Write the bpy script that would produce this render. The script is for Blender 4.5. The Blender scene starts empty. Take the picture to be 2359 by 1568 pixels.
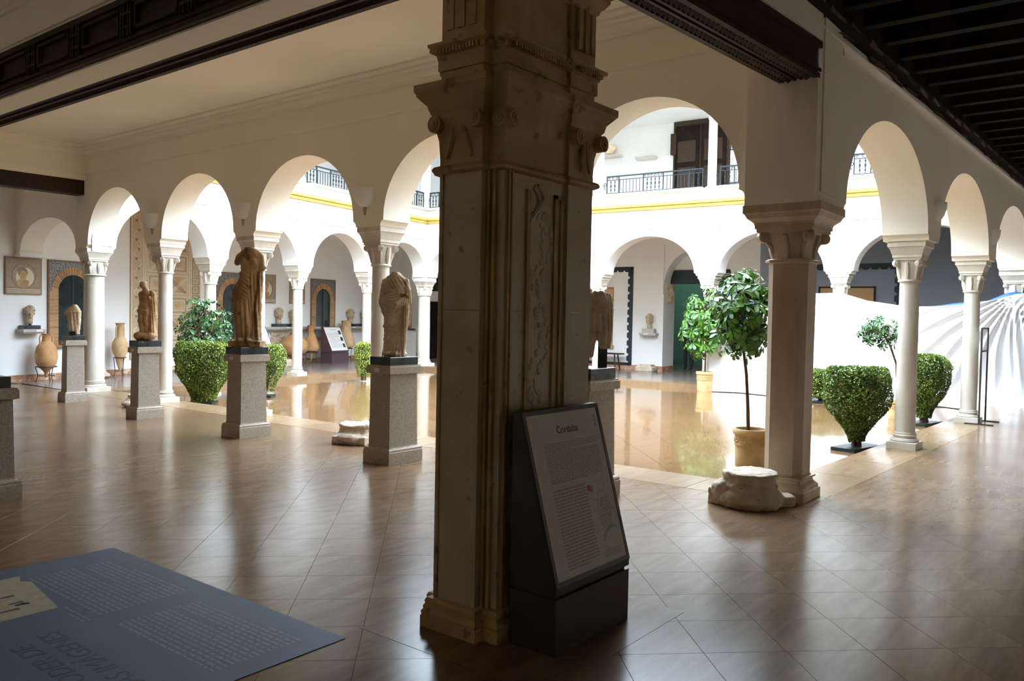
import bpy, bmesh, math, random
import numpy as np
from mathutils import Vector, Matrix, Euler, noise
random.seed(7); rng = np.random.default_rng(7)
sc = bpy.context.scene
COL = sc.collection
pi = math.pi
cos, sin = math.cos, math.sin

# ------------------------------------------------------------------ camera
FPX, YAW, PIT, ROL = 1888.45, 0.6659, -0.0295, 0.0191
CAM = np.array([-7.218, -2.5388, 1.55])
_F = np.array([cos(PIT)*cos(YAW), cos(PIT)*sin(YAW), sin(PIT)])
_R = np.array([sin(YAW), -cos(YAW), 0.0]); _U = np.cross(_R, _F)
_R, _U = cos(ROL)*_R + sin(ROL)*_U, -sin(ROL)*_R + cos(ROL)*_U
cd = bpy.data.cameras.new('camera'); cam = bpy.data.objects.new('camera', cd); COL.objects.link(cam)
cd.sensor_fit = 'HORIZONTAL'; cd.sensor_width = 36.0; cd.lens = 36.0*FPX/2359.0
cd.clip_start = 0.05; cd.clip_end = 200
M = Matrix(((_R[0], _U[0], -_F[0], CAM[0]), (_R[1], _U[1], -_F[1], CAM[1]), (_R[2], _U[2], -_F[2], CAM[2]), (0, 0, 0, 1)))
cam.matrix_world = M
sc.camera = cam
def project(p):
    d = np.array(p, float) - CAM; z = float(d @ _F)
    return (1179.5 + FPX*float(d @ _R)/z, 784 - FPX*float(d @ _U)/z, z)

# ------------------------------------------------------------------ sky and exposure
w = bpy.data.worlds.new('overcast_sky'); sc.world = w; w.use_nodes = True
bg = w.node_tree.nodes['Background']; bg.inputs[0].default_value = (0.71, 0.855, 1.0, 1); bg.inputs[1].default_value = 20.5
sc.view_settings.view_transform = 'Standard'; sc.view_settings.look = 'None'
sc.view_settings.gamma = 1.0; sc.view_settings.use_curve_mapping = False
sc.view_settings.exposure = 0.0
sc.cycles.max_bounces = 10; sc.cycles.diffuse_bounces = 8; sc.cycles.glossy_bounces = 5
sc.cycles.transparent_max_bounces = 8
sc.cycles.sample_clamp_indirect = 8.0

# ------------------------------------------------------------------ plan of the cloister (metres)
LA = 13.0725
P0 = np.array([0.0, 0.0]); PA = np.array([0.0, LA]); PB = np.array([11.598, -0.339]); PF = np.array([10.681, 14.928])
def unit(v): v = np.array(v, float); return v/np.linalg.norm(v)
def perp(v): v = unit(v); return np.array([-v[1], v[0]])
class Fr:                      # a vertical plane: s runs along it, o comes out of it towards the viewer's side, z up
    def __init__(s, P, u, n): s.P, s.u, s.n = np.array(P, float), unit(u), unit(n); s.ang = math.atan2(s.u[1], s.u[0]); s.nang = math.atan2(s.n[1], s.n[0])
    def __call__(s, a, o, z): q = s.P + s.u*a + s.n*o; return (q[0], q[1], z)
fA = Fr(P0, (0, 1), (-1, 0))
fB = Fr(P0, PB, -perp(PB))
fD = Fr(PA, PF-PA, -perp(PF-PA))
fC = Fr(PB, PF-PB, perp(PF-PB))
Q0 = np.array([-0.2, 16.05]); Q1 = np.array([10.9, 18.7])
fQ = Fr(Q0, Q1-Q0, -perp(Q1-Q0))       # outer wall of the left wing
fCO = Fr(PB - perp(PF-PB)*3.6, PF-PB, perp(PF-PB))   # outer wall of the far wing
LB, LD, LC = np.linalg.norm(PB), np.linalg.norm(PF-PA), np.linalg.norm(PF-PB)
sA = [0, 2.63, 5.288, 7.945, 10.536, LA]
sB = [0, LB*.3307, LB*.6506, LB]
sD = [0, LD*.2507, LD*.4975, LD*.7448, LD]
sC = [0, 3.291, 6.291, 9.321, 12.3, LC]
ZP = -0.10                      # level of the open patio floor

# ------------------------------------------------------------------ materials
MATS = {}
def mat(name, c1, c2=None, rough=.6, scale=6, detail=6, spec=.5, bump=0., bscale=None, metal=0., stretch=None, lo=.35, hi=.65, c3=None, s3=40, t3=.62, rough2=None, trans=0., alpha=None, perobj=0., coord='Object', coat=0.):
    m = bpy.data.materials.new(name); m.use_nodes = True; nt = m.node_tree; N = nt.nodes; L = nt.links
    b = N['Principled BSDF']
    b.inputs['Roughness'].default_value = rough; b.inputs['Metallic'].default_value = metal
    b.inputs['Specular IOR Level'].default_value = spec
    if coat: b.inputs['Coat Weight'].default_value = coat; b.inputs['Coat Roughness'].default_value = .08
    if trans: b.inputs['Transmission Weight'].default_value = trans
    if alpha is not None: b.inputs['Alpha'].default_value = alpha
    c4 = lambda c: (c[0], c[1], c[2], 1)
    b.inputs['Base Color'].default_value = c4(c1)
    tc = N.new('ShaderNodeTexCoord'); vec = tc.outputs[coord]
    if stretch:
        mp = N.new('ShaderNodeMapping'); mp.inputs['Scale'].default_value = stretch; L.new(vec, mp.inputs[0]); vec = mp.outputs[0]
    out = None
    if c2:
        n = N.new('ShaderNodeTexNoise'); n.inputs['Scale'].default_value = scale; n.inputs['Detail'].default_value = detail; L.new(vec, n.inputs['Vector'])
        r = N.new('ShaderNodeValToRGB'); r.color_ramp.elements[0].position = lo; r.color_ramp.elements[1].position = hi
        r.color_ramp.elements[0].color = c4(c1); r.color_ramp.elements[1].color = c4(c2); L.new(n.outputs[0], r.inputs[0]); out = r.outputs[0]
        if rough2 is not None:
            mr = N.new('ShaderNodeMapRange'); mr.inputs[1].default_value = lo; mr.inputs[2].default_value = hi; mr.inputs[3].default_value = rough; mr.inputs[4].default_value = rough2
            L.new(n.outputs[0], mr.inputs[0]); L.new(mr.outputs[0], b.inputs['Roughness'])
    if c3:
        n2 = N.new('ShaderNodeTexNoise'); n2.inputs['Scale'].default_value = s3; n2.inputs['Detail'].default_value = 2; L.new(vec, n2.inputs['Vector'])
        r2 = N.new('ShaderNodeValToRGB'); r2.color_ramp.elements[0].position = t3; r2.color_ramp.elements[1].position = t3+.06
        L.new(n2.outputs[0], r2.inputs[0])
        mx = N.new('ShaderNodeMix'); mx.data_type = 'RGBA'; L.new(r2.outputs[0], mx.inputs[0])
        if out: L.new(out, mx.inputs[6])
        else: mx.inputs[6].default_value = c4(c1)
        mx.inputs[7].default_value = c4(c3); out = mx.outputs[2]
    if perobj:
        oi = N.new('ShaderNodeObjectInfo'); ge = N.new('ShaderNodeNewGeometry')
        ad = N.new('ShaderNodeMath'); ad.operation = 'ADD'; L.new(oi.outputs['Random'], ad.inputs[0]); L.new(ge.outputs['Random Per Island'], ad.inputs[1])
        fr = N.new('ShaderNodeMath'); fr.operation = 'FRACT'; L.new(ad.outputs[0], fr.inputs[0])
        mr = N.new('ShaderNodeMapRange'); mr.inputs[3].default_value = 1-perobj; mr.inputs[4].default_value = 1+perobj; L.new(fr.outputs[0], mr.inputs[0])
        hs = N.new('ShaderNodeHueSaturation'); L.new(mr.outputs[0], hs.inputs['Value'])
        if out: L.new(out, hs.inputs['Color'])
        else: hs.inputs['Color'].default_value = c4(c1)
        out = hs.outputs[0]
    if out: L.new(out, b.inputs['Base Color'])
    if bump:
        nb = N.new('ShaderNodeTexNoise'); nb.inputs['Scale'].default_value = bscale or scale*3; nb.inputs['Detail'].default_value = 5; L.new(vec, nb.inputs['Vector'])
        bp = N.new('ShaderNodeBump'); bp.inputs['Strength'].default_value = bump; bp.inputs['Distance'].default_value = .02; L.new(nb.outputs[0], bp.inputs['Height']); L.new(bp.outputs[0], b.inputs['Normal'])
    MATS[name] = m; return m
HALLP = mat('bounce_tinted_plaster', (.92, .875, .785), (.895, .845, .75), .85, 1.3, bump=.05, bscale=30, spec=.2)  # white plaster, tinted cream for the warm light bounced into the hall
PLASTER = mat('white_plaster', (.88, .875, .875), (.84, .835, .835), .85, 1.3, bump=.05, bscale=30, spec=.2)
CEIL = mat('ceiling_plaster', (.92, .875, .775), (.895, .85, .745), .9, .8, spec=.2)  # same warm bounced light put into the ceiling colour
MARBLE = mat('white_marble', (.68, .635, .565), (.55, .49, .405), .45, 5, stretch=(1, 1, .35), bump=.06, bscale=30)
CREAM = mat('cream_marble', (.62, .50, .36), (.45, .33, .21), .5, 4, stretch=(1, 1, .4), bump=.1, bscale=25)
PILLAR = mat('yellow_limestone', (.50, .335, .15), (.33, .195, .075), .62, 3.0, bump=.15, bscale=30, c3=(.25, .14, .055), s3=10, t3=.62)
PSHAFT = mat('pillar_marble', (.50, .40, .265), (.42, .315, .19), .42, 3, bump=.05, bscale=40, c3=(.30, .21, .12), s3=14, t3=.68)
GRANITE = mat('grey_granite', (.44, .385, .32), (.35, .30, .245), .5, 70, detail=3, c3=(.16, .13, .11), s3=110, t3=.6, spec=.4)
GRANTOP = mat('granite_moulding', (.46, .40, .325), (.36, .30, .235), .55, 40, detail=3)
STATUE_TAN = mat('weathered_marble', (.70, .565, .40), (.50, .37, .23), .7, 7, bump=.25, bscale=45, c3=(.22, .14, .08), s3=9, t3=.66)
STATUE_BRN = mat('brown_marble', (.46, .28, .13), (.22, .12, .05), .7, 6, bump=.25, bscale=40, stretch=(1, 1, .5), c3=(.14, .08, .04), s3=9, t3=.62)
STATUE_GRY = mat('greyish_marble', (.56, .47, .36), (.38, .30, .21), .72, 8, bump=.25, bscale=45)
HEADSTONE = mat('pale_stone', (.52, .40, .27), (.36, .26, .16), .7, 12, bump=.2, bscale=40)
ROUGHSTONE = mat('rough_limestone', (.64, .54, .42), (.46, .36, .25), .85, 9, bump=.5, bscale=30, c3=(.25, .18, .11), s3=14, t3=.66)
BLACK = mat('black_marble', (.012, .014, .016), (.035, .045, .05), .25, 9, c3=(.16, .18, .18), s3=12, t3=.7)
WOOD = mat('dark_carved_wood', (.026, .015, .009), (.045, .026, .016), .6, 5, spec=.2, stretch=(6, 1, 6), bump=.15, bscale=30)
WOODB = mat('black_brown_timber', (.010, .0065, .0045), (.018, .012, .008), .8, 4, bump=.1, spec=.08)
OLDTILE = mat('dark_roof_tile', (.12, .085, .06), (.07, .05, .035), .85, 9)  # dark grey-brown clay
TERRA = mat('terracotta', (.55, .31, .14), (.42, .21, .085), .75, 5, bump=.1, bscale=40)
TERRAP = mat('pale_terracotta', (.62, .43, .24), (.50, .31, .15), .75, 5, bump=.1, bscale=40)
POTM = mat('sand_clay', (.58, .42, .21), (.46, .30, .125), .8, 6, bump=.1, bscale=60)
BRICK = mat('orange_brick', (.46, .255, .12), (.34, .17, .075), .85, 18, bump=.2, bscale=60, perobj=.22)
MORTAR = mat('mortar', (.40, .31, .22), (.33, .25, .17), .9, 20)
IRON = mat('blue_green_iron', (.010, .019, .023), (.014, .025, .029), .6, 20, spec=.2)
DIRON = mat('dark_iron', (.02, .016, .014), None, .55)
YELLOW = mat('yellow_paint', (.50, .345, .085), (.44, .30, .065), .85, 3, spec=.2)
BASEB = mat('red_marble', (.34, .155, .085), (.50, .30, .20), .3, 5, c3=(.62, .48, .36), s3=6, t3=.6)
GROUT = mat('floor_grout', (.12, .085, .06), None, .6)
GLASSD = mat('dark_window_glass', (.012, .02, .02), (.02, .035, .035), .06, 3, spec=.7)
CLOTH = mat('white_sheet', (.86, .86, .88), (.80, .80, .83), .85, 3, spec=.1)
TARP = mat('blue_tarpaulin', (.02, .13, .50), (.015, .09, .38), .45, 5)
PANELB = mat('brown_panel_board', (.035, .026, .022), None, .45)
PANELP = mat('purple_brown_board', (.085, .045, .055), None, .5)
PAPER = mat('printed_paper', (.70, .66, .62), (.66, .62, .58), .5, 3)
PAPERW = mat('white_print', (.82, .82, .80), None, .5)
INK = mat('dark_ink', (.04, .035, .03), None, .6)
INKG = mat('grey_ink', (.36, .33, .30), None, .6)
RED = mat('red_print', (.50, .10, .09), None, .6)
GREENP = mat('green_print', (.33, .42, .34), None, .6)
POSTER = mat('blue_vinyl', (.075, .115, .19), (.068, .105, .172), .45, 2.5, spec=.25)
POSTERT = mat('poster_lettering', (.155, .18, .19), None, .5)
POSTERD = mat('poster_dark_lettering', (.03, .045, .075), None, .5)
POSTERC = mat('poster_cream', (.36, .33, .23), (.30, .27, .18), .5, 20)
CARD = mat('white_card', (.78, .76, .72), None, .6)
LEAF = mat('glossy_green_leaf', (.03, .095, .008), (.065, .18, .012), .32, 3, spec=.5, perobj=.35)
LEAFD = mat('deep_green_leaf', (.02, .065, .014), (.04, .12, .022), .35, 4, perobj=.4)
LEAFB = mat('box_hedge_leaf', (.055, .115, .012), (.15, .22, .03), .45, 5, perobj=.45)
LEAFY = mat('yellow_green_leaf', (.14, .20, .02), (.30, .34, .05), .45, 5, perobj=.4)
BARK = mat('brown_bark', (.12, .065, .035), (.07, .04, .022), .85, 30, bump=.3)
SOIL = mat('dark_soil', (.03, .022, .016), None, .95)
TRAY = mat('dark_green_tray', (.01, .022, .02), None, .4)
GREENW = mat('green_painted_wall', (.08, .22, .17), None, .8)
PURW = mat('slate_grey_plaster', (.80, .785, .75), None, .85)
SCAL = mat('blue_black_trim', (.012, .022, .03), None, .6)
MOSA = mat('mosaic_ground', (.34, .25, .165), (.26, .185, .115), .6, 25, detail=3, bump=.2, bscale=130, c3=(.20, .14, .09), s3=160, t3=.6)
MOSB = mat('pinkish_mosaic_ground', (.52, .39, .27), (.43, .31, .20), .6, 25, detail=3, bump=.2, bscale=130, c3=(.30, .20, .12), s3=150, t3=.58)
STATUE_ORG = mat('orange_brown_marble', (.60, .39, .20), (.38, .22, .095), .7, 8, bump=.25, bscale=45)
MOSL = mat('mosaic_pale', (.66, .55, .41), (.56, .46, .33), .6, 60)
MOSD = mat('mosaic_dark', (.20, .14, .09), (.26, .18, .11), .6, 60)
MOSO = mat('mosaic_ochre', (.50, .30, .13), (.42, .24, .10), .6, 60)
SKIN = mat('skin', (.55, .33, .24), None, .6)
DARKC = mat('dark_cloth', (.012, .012, .016), None, .9)
SILL = mat('grey_stone_shelf', (.46, .42, .37), (.40, .36, .31), .6, 20)

def tile_mat(name, base, dark, r0, r1, grain, vary, wet=0., spec=.14):
    m = bpy.data.materials.new(name); m.use_nodes = True; nt = m.node_tree; N = nt.nodes; L = nt.links
    b = N['Principled BSDF']
    ge = N.new('ShaderNodeNewGeometry'); oi = N.new('ShaderNodeObjectInfo')
    ad = N.new('ShaderNodeMath'); ad.operation = 'ADD'; L.new(oi.outputs['Random'], ad.inputs[0]); L.new(ge.outputs['Random Per Island'], ad.inputs[1])
    fr = N.new('ShaderNodeMath'); fr.operation = 'FRACT'; L.new(ad.outputs[0], fr.inputs[0])
    # veins running along one tile direction
    mp = N.new('ShaderNodeMapping'); mp.inputs['Rotation'].default_value = (0, 0, math.radians(46.5)); mp.inputs['Scale'].default_value = (.7, 4.5, 1)
    L.new(ge.outputs['Position'], mp.inputs[0])
    off = N.new('ShaderNodeVectorMath'); off.operation = 'ADD'; L.new(mp.outputs[0], off.inputs[0]); L.new(fr.outputs[0], off.inputs[1])
    n = N.new('ShaderNodeTexNoise'); n.inputs['Scale'].default_value = grain; n.inputs['Detail'].default_value = 8; n.inputs['Roughness'].default_value = .65; L.new(off.outputs[0], n.inputs['Vector'])
    r = N.new('ShaderNodeValToRGB'); r.color_ramp.elements[0].position = .3; r.color_ramp.elements[1].position = .68
    r.color_ramp.elements[0].color = (*dark, 1); r.color_ramp.elements[1].color = (*base, 1); L.new(n.outputs[0], r.inputs[0])
    mr = N.new('ShaderNodeMapRange'); mr.inputs[3].default_value = 1-vary; mr.inputs[4].default_value = 1+vary; L.new(fr.outputs[0], mr.inputs[0])
    hs = N.new('ShaderNodeHueSaturation'); L.new(mr.outputs[0], hs.inputs['Value']); L.new(r.outputs[0], hs.inputs['Color']); L.new(hs.outputs[0], b.inputs['Base Color'])
    n2 = N.new('ShaderNodeTexNoise'); n2.inputs['Scale'].default_value = .9; n2.inputs['Detail'].default_value = 2; L.new(ge.outputs['Position'], n2.inputs['Vector'])
    m2 = N.new('ShaderNodeMapRange'); m2.inputs[1].default_value = .25; m2.inputs[2].default_value = .75; m2.inputs[3].default_value = r0; m2.inputs[4].default_value = r1; L.new(n2.outputs[0], m2.inputs[0]); L.new(m2.outputs[0], b.inputs['Roughness'])
    n3 = N.new('ShaderNodeTexNoise'); n3.inputs['Scale'].default_value = 2.2; n3.inputs['Detail'].default_value = 3; L.new(ge.outputs['Position'], n3.inputs['Vector'])
    bp = N.new('ShaderNodeBump'); bp.inputs['Strength'].default_value = .02 if not wet else .012; bp.inputs['Distance'].default_value = .02; L.new(n3.outputs[0], bp.inputs['Height']); L.new(bp.outputs[0], b.inputs['Normal'])
    b.inputs['Specular IOR Level'].default_value = spec
    if wet: b.inputs['Coat Weight'].default_value = wet; b.inputs['Coat Roughness'].default_value = .03
    return m
TILE = tile_mat('polished_hall_tile', (.225, .138, .078), (.14, .08, .044), .16, .26, 2.6, .07)
TILEF = tile_mat('far_gallery_marble', (.20, .165, .14), (.14, .11, .095), .12, .22, 2.2, .05)
PTILE = tile_mat('wet_patio_tile', (.225, .128, .06), (.175, .092, .04), .06, .16, 1.6, .06, .4)
KERB = tile_mat('kerb_stone', (.27, .175, .10), (.2, .125, .07), .15, .3, 2.5, .06)

# ------------------------------------------------------------------ mesh helpers
def smoothstep(a, b, x):
    t = np.clip((x-a)/(b-a), 0, 1); return t*t*(3-2*t)
class MB:
    def __init__(s): s.v = []; s.f = []
    def add(s, vs, fs):
        k = len(s.v); s.v += [tuple(map(float, q)) for q in vs]; s.f += [tuple(i+k for i in q) for q in fs]; return s
    def box(s, x0, x1, y0, y1, z0, z1):
        return s.add([(x0, y0, z0), (x1, y0, z0), (x1, y1, z0), (x0, y1, z0), (x0, y0, z1), (x1, y0, z1), (x1, y1, z1), (x0, y1, z1)],
                     [(0, 3, 2, 1), (4, 5, 6, 7), (0, 1, 5, 4), (1, 2, 6, 5), (2, 3, 7, 6), (3, 0, 4, 7)])
    def fbox(s, fr, s0, s1, o0, o1, z0, z1):
        vs = [fr(a, o, z) for z in (z0, z1) for a, o in ((s0, o0), (s1, o0), (s1, o1), (s0, o1))]
        return s.add(vs, [(0, 3, 2, 1), (4, 5, 6, 7), (0, 1, 5, 4), (1, 2, 6, 5), (2, 3, 7, 6), (3, 0, 4, 7)])
    def prism(s, poly, z0, z1):
        n = len(poly); vs = [(p[0], p[1], z0) for p in poly] + [(p[0], p[1], z1) for p in poly]
        fs = [tuple(range(n-1, -1, -1)), tuple(range(n, 2*n))] + [(i, (i+1) % n, n+(i+1) % n, n+i) for i in range(n)]
        return s.add(vs, fs)
    def extr(s, poly3, d):
        n = len(poly3); d = np.array(d, float); vs = [tuple(p) for p in poly3] + [tuple(np.array(p)+d) for p in poly3]
        return s.add(vs, [tuple(range(n-1, -1, -1)), tuple(range(n, 2*n))] + [(i, (i+1) % n, n+(i+1) % n, n+i) for i in range(n)])
    def rings(s, R, cap=True, closed=True):
        n = len(R[0]); k = []
        vs = [p for r in R for p in r]; fs = []
        for i in range(len(R)-1):
            for j in range(n if closed else n-1):
                j2 = (j+1) % n; fs.append((i*n+j, i*n+j2, (i+1)*n+j2, (i+1)*n+j))
        if cap and closed: fs += [tuple(range(n-1, -1, -1)), tuple((len(R)-1)*n+j for j in range(n))]
        return s.add(vs, fs)
    def lathe(s, prof, n=24, c=(0, 0, 0), a0=0, a1=2*pi, cap=True):
        full = abs(a1-a0-2*pi) < 1e-6; m = n if full else n+1
        R = [[(c[0]+r*cos(a0+(a1-a0)*j/n), c[1]+r*sin(a0+(a1-a0)*j/n), c[2]+z) for j in range(m)] for r, z in prof]
        return s.rings(R, cap, full)
    def sq(s, prof, c=(0, 0), rot=0, ch=0.):          # square rings: (half, z); half may be a pair
        R = []
        for h, z in prof:
            hx, hy = (h if isinstance(h, (tuple, list)) else (h, h))
            if ch: pts = [(-hx+ch, -hy), (hx-ch, -hy), (hx, -hy+ch), (hx, hy-ch), (hx-ch, hy), (-hx+ch, hy), (-hx, hy-ch), (-hx, -hy+ch)]
            else: pts = [(-hx, -hy), (hx, -hy), (hx, hy), (-hx, hy)]
            R.append([(c[0]+p[0]*cos(rot)-p[1]*sin(rot), c[1]+p[0]*sin(rot)+p[1]*cos(rot), z) for p in pts])
        return s.rings(R)
    def tube(s, pts, r, n=8):
        pts = [np.array(p, float) for p in pts]; rs = r if isinstance(r, (list, tuple)) else [r]*len(pts)
        R = []
        t0 = pts[1]-pts[0]; up = np.array([0, 0, 1.]) if abs(unit(t0)[2]) < .9 else np.array([1., 0, 0])
        for i, p in enumerate(pts):
            t = unit(pts[min(i+1, len(pts)-1)]-pts[max(i-1, 0)])
            x = unit(np.cross(up, t)); y = np.cross(t, x); up = y if abs(t @ y) < .1 else up
            R.append([tuple(p+rs[i]*(cos(2*pi*j/n)*x+sin(2*pi*j/n)*y)) for j in range(n)])
        return s.rings(R)
    def ell(s, c, r, rot=None, nu=16, nv=10):
        R = []; E = Euler(rot or (0, 0, 0)).to_matrix()
        for i in range(nv+1):
            ph = -pi/2+pi*i/nv; k = max(cos(ph), .02)
            R.append([tuple(Vector(c)+E @ Vector((r[0]*k*cos(2*pi*j/nu), r[1]*k*sin(2*pi*j/nu), r[2]*sin(ph)))) for j in range(nu)])
        return s.rings(R)
    def cap(s, a, b, ra, rb, n=12):                  # tapered capsule
        a, b = np.array(a, float), np.array(b, float); t = unit(b-a); L = np.linalg.norm(b-a)
        P = [a-t*ra*.95, a-t*ra*.6, a, a+(b-a)*.5, b, b+t*rb*.6, b+t*rb*.95]; r = [ra*.3, ra*.8, ra, (ra+rb)/2, rb, rb*.8, rb*.3]
        return s.tube(P, r, n)
    def mesh(s, name, recalc=True):
        me = bpy.data.meshes.new(name); me.from_pydata(s.v, [], s.f)
        if recalc:
            bm = bmesh.new(); bm.from_mesh(me); bmesh.ops.recalc_face_normals(bm, faces=bm.faces); bm.to_mesh(me); bm.free()
        me.update(); return me
    def build(s, name, m, parent=None, smooth=None, recalc=True):
        return mkobj(name, s.mesh(name, recalc), m, parent, smooth)
def mkobj(name, me, m, parent=None, smooth=None):
    o = bpy.data.objects.new(name, me); COL.objects.link(o)
    if m is not None and not me.materials: me.materials.append(m)
    if smooth is not None:
        me.polygons.foreach_set('use_smooth', [True]*len(me.polygons))
        if smooth < 3: me.set_sharp_from_angle(angle=smooth)
    if parent is not None: o.parent = parent
    return o
def empty(name, loc=(0, 0, 0), rz=0.):
    o = bpy.data.objects.new(name, None); COL.objects.link(o); o.location = loc; o.rotation_euler = (0, 0, rz); o.empty_display_size = .1
    return o
def tag(o, label=None, cat=None, group=None, kind=None):
    if label: o['label'] = label
    if cat: o['category'] = cat
    if group: o['group'] = group
    if kind: o['kind'] = kind
    return o
def struct(o, label=None):
    o['kind'] = 'structure'
    if label: o['label'] = label
    return o
def thing(name, label, cat, loc=(0, 0, 0), rz=0., group=None): return tag(empty(name, loc, rz), label, cat, group)
def copy_tree(o, parent=None):
    c = o.copy(); COL.objects.link(c); c.parent = parent
    for ch in list(o.children): copy_tree(ch, c)
    return c
def remesh(mb, vox, name='m'):
    me = mb.mesh(name); o = bpy.data.objects.new('tmp', me); COL.objects.link(o)
    md = o.modifiers.new('r', 'REMESH'); md.mode = 'VOXEL'; md.voxel_size = vox
    sm = o.modifiers.new('s', 'SMOOTH'); sm.factor = .5; sm.iterations = 3
    dg = bpy.context.evaluated_depsgraph_get(); r = bpy.data.meshes.new_from_object(o.evaluated_get(dg))
    bpy.data.objects.remove(o); bpy.data.meshes.remove(me); r.name = name; r.materials.clear(); return r
def get_co(me): a = np.empty(len(me.vertices)*3); me.vertices.foreach_get('co', a); return a.reshape(-1, 3)
def get_no(me): a = np.empty(len(me.vertices)*3); me.vertex_normals.foreach_get('vector', a); return a.reshape(-1, 3)
def set_co(me, c): me.vertices.foreach_set('co', np.ascontiguousarray(c).ravel()); me.update()
def jitter(me, amp, freq, seed=0.):
    c = get_co(me); n = get_no(me)
    d = np.array([noise.fractal(Vector((p[0]*freq+seed, p[1]*freq, p[2]*freq)), 1., 2., 4) for p in c]); set_co(me, c+n*d[:, None]*amp)
def clip_poly(poly, a, b, c):        # keep a*x+b*y<=c
    out = []
    for i in range(len(poly)):
        p, q = poly[i], poly[(i+1) % len(poly)]; dp, dq = a*p[0]+b*p[1]-c, a*q[0]+b*q[1]-c
        if dp <= 0: out.append(p)
        if dp*dq < 0: t = dp/(dp-dq); out.append((p[0]+(q[0]-p[0])*t, p[1]+(q[1]-p[1])*t))
    return out
def area2(p): return .5*sum(p[i][0]*p[(i+1) % len(p)][1]-p[(i+1) % len(p)][0]*p[i][1] for i in range(len(p)))

# ================================================================== THE SETTING
# ---- arcade walls
def arcade(name, fr, cols, t, z0, zs, za, ztop, hw, ov=.055, ends=(True, True), s_lo=None, s_hi=None, hws=None, label=None, m=None):
    mb = MB(); N = 28
    hws = hws or [hw]*len(cols)
    lo = s_lo if s_lo is not None else cols[0]-hws[0]; hi = s_hi if s_hi is not None else cols[-1]+hws[-1]
    line = [(lo, z0)]
    for i in range(len(cols)-1):
        a, b = cols[i]+hws[i], cols[i+1]-hws[i+1]
        line.append((a-ov, z0))
        for k in range(1, 5): th = k/4*pi/2; line.append((a-ov*cos(th), z0+ov*1.3*sin(th)))
        if zs > z0+ov*1.3+.01: line.append((a, zs))
        c, rx, rz = (a+b)/2, (b-a)/2, za-zs
        for k in range(1, N): th = pi-pi*k/N; line.append((c+rx*cos(th), zs+rz*sin(th)))
        if zs > z0+ov*1.3+.01: line.append((b, zs))
        for k in range(4, 0, -1): th = k/4*pi/2; line.append((b+ov*cos(th), z0+ov*1.3*sin(th)))
        line.append((b+ov, z0))
    line.append((hi, z0))
    h = t/2
    F = [fr(s, h, z) for s, z in line]; B = [fr(s, -h, z) for s, z in line]; n = len(line)
    FT = [fr(s, h, ztop) for s, z in line]; BT = [fr(s, -h, ztop) for s, z in line]
    mb.v = F+B+FT+BT
    for i in range(n-1):
        mb.f.append((i, i+1, n+i+1, n+i))
        if abs(line[i+1][0]-line[i][0]) > 1e-5:
            mb.f.append((i, i+1, 2*n+i+1, 2*n+i)); mb.f.append((n+i, n+i+1, 3*n+i+1, 3*n+i)); mb.f.append((2*n+i, 2*n+i+1, 3*n+i+1, 3*n+i))
    mb.f.append((0, n, 3*n, 2*n)); mb.f.append((n-1, 2*n-1, 4*n-1, 3*n-1))
    me = mb.mesh(name); bm = bmesh.new(); bm.from_mesh(me); bmesh.ops.remove_doubles(bm, verts=bm.verts, dist=1e-5); bmesh.ops.recalc_face_normals(bm, faces=bm.faces); bm.to_mesh(me); bm.free()
    return struct(mkobj(name, me, m or PLASTER, None, .5), label)
ZA = {'A': 2.65, 'B': 2.563, 'D': 2.608, 'C': 2.608}
TW = .46
arcade('wall_near_left', fA, sA, TW, 2.64, 2.74, 3.665, 7.8, .28, hws=[.42, .28, .28, .28, .28, .24], s_lo=-.3, s_hi=LA+.24, label='white arcade wall above the row of statues', m=HALLP)
arcade('wall_near_right', fB, sB, .52, 2.558, 2.62, 3.63, 7.8, .33, hws=[.56, .30, .30, .30], s_lo=.22, s_hi=LB+.3, label='white arcade wall beside the dark joisted gallery', m=HALLP)
arcade('wall_far_left', fD, sD, TW, 2.603, 2.66, 3.6, 4.25, .28, s_lo=-.2, label='white arcade wall across the patio on the left')
arcade('wall_far_right', fC, sC, TW, 2.603, 2.66, 3.6, 4.25, .31, label='white arcade wall across the patio on the right')
# arch carrying the near arcade on across the left gallery to its outer wall
fE = Fr((0, LA), (0, 1), (-1, 0))
arcade('wall_cross_arch', fE, [0, 3.02], TW-.02, 2.64, 2.7, 3.3, 4.4, .27, s_lo=.241, s_hi=3.2, label='white cross arch at the far left end of the gallery', m=HALLP)
MB().fbox(fE, 2.62, 3.0, -.27, .27, 2.58, 2.64).build('impost_corbel', PLASTER, bpy.data.objects['wall_cross_arch'])
# pier above the corner column
pier = MB().box(-.34, .3, -.285, .32, 2.55, 7.8).build('wall_corner_pier', HALLP); struct(pier, 'plain white pier above the corner column')
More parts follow.
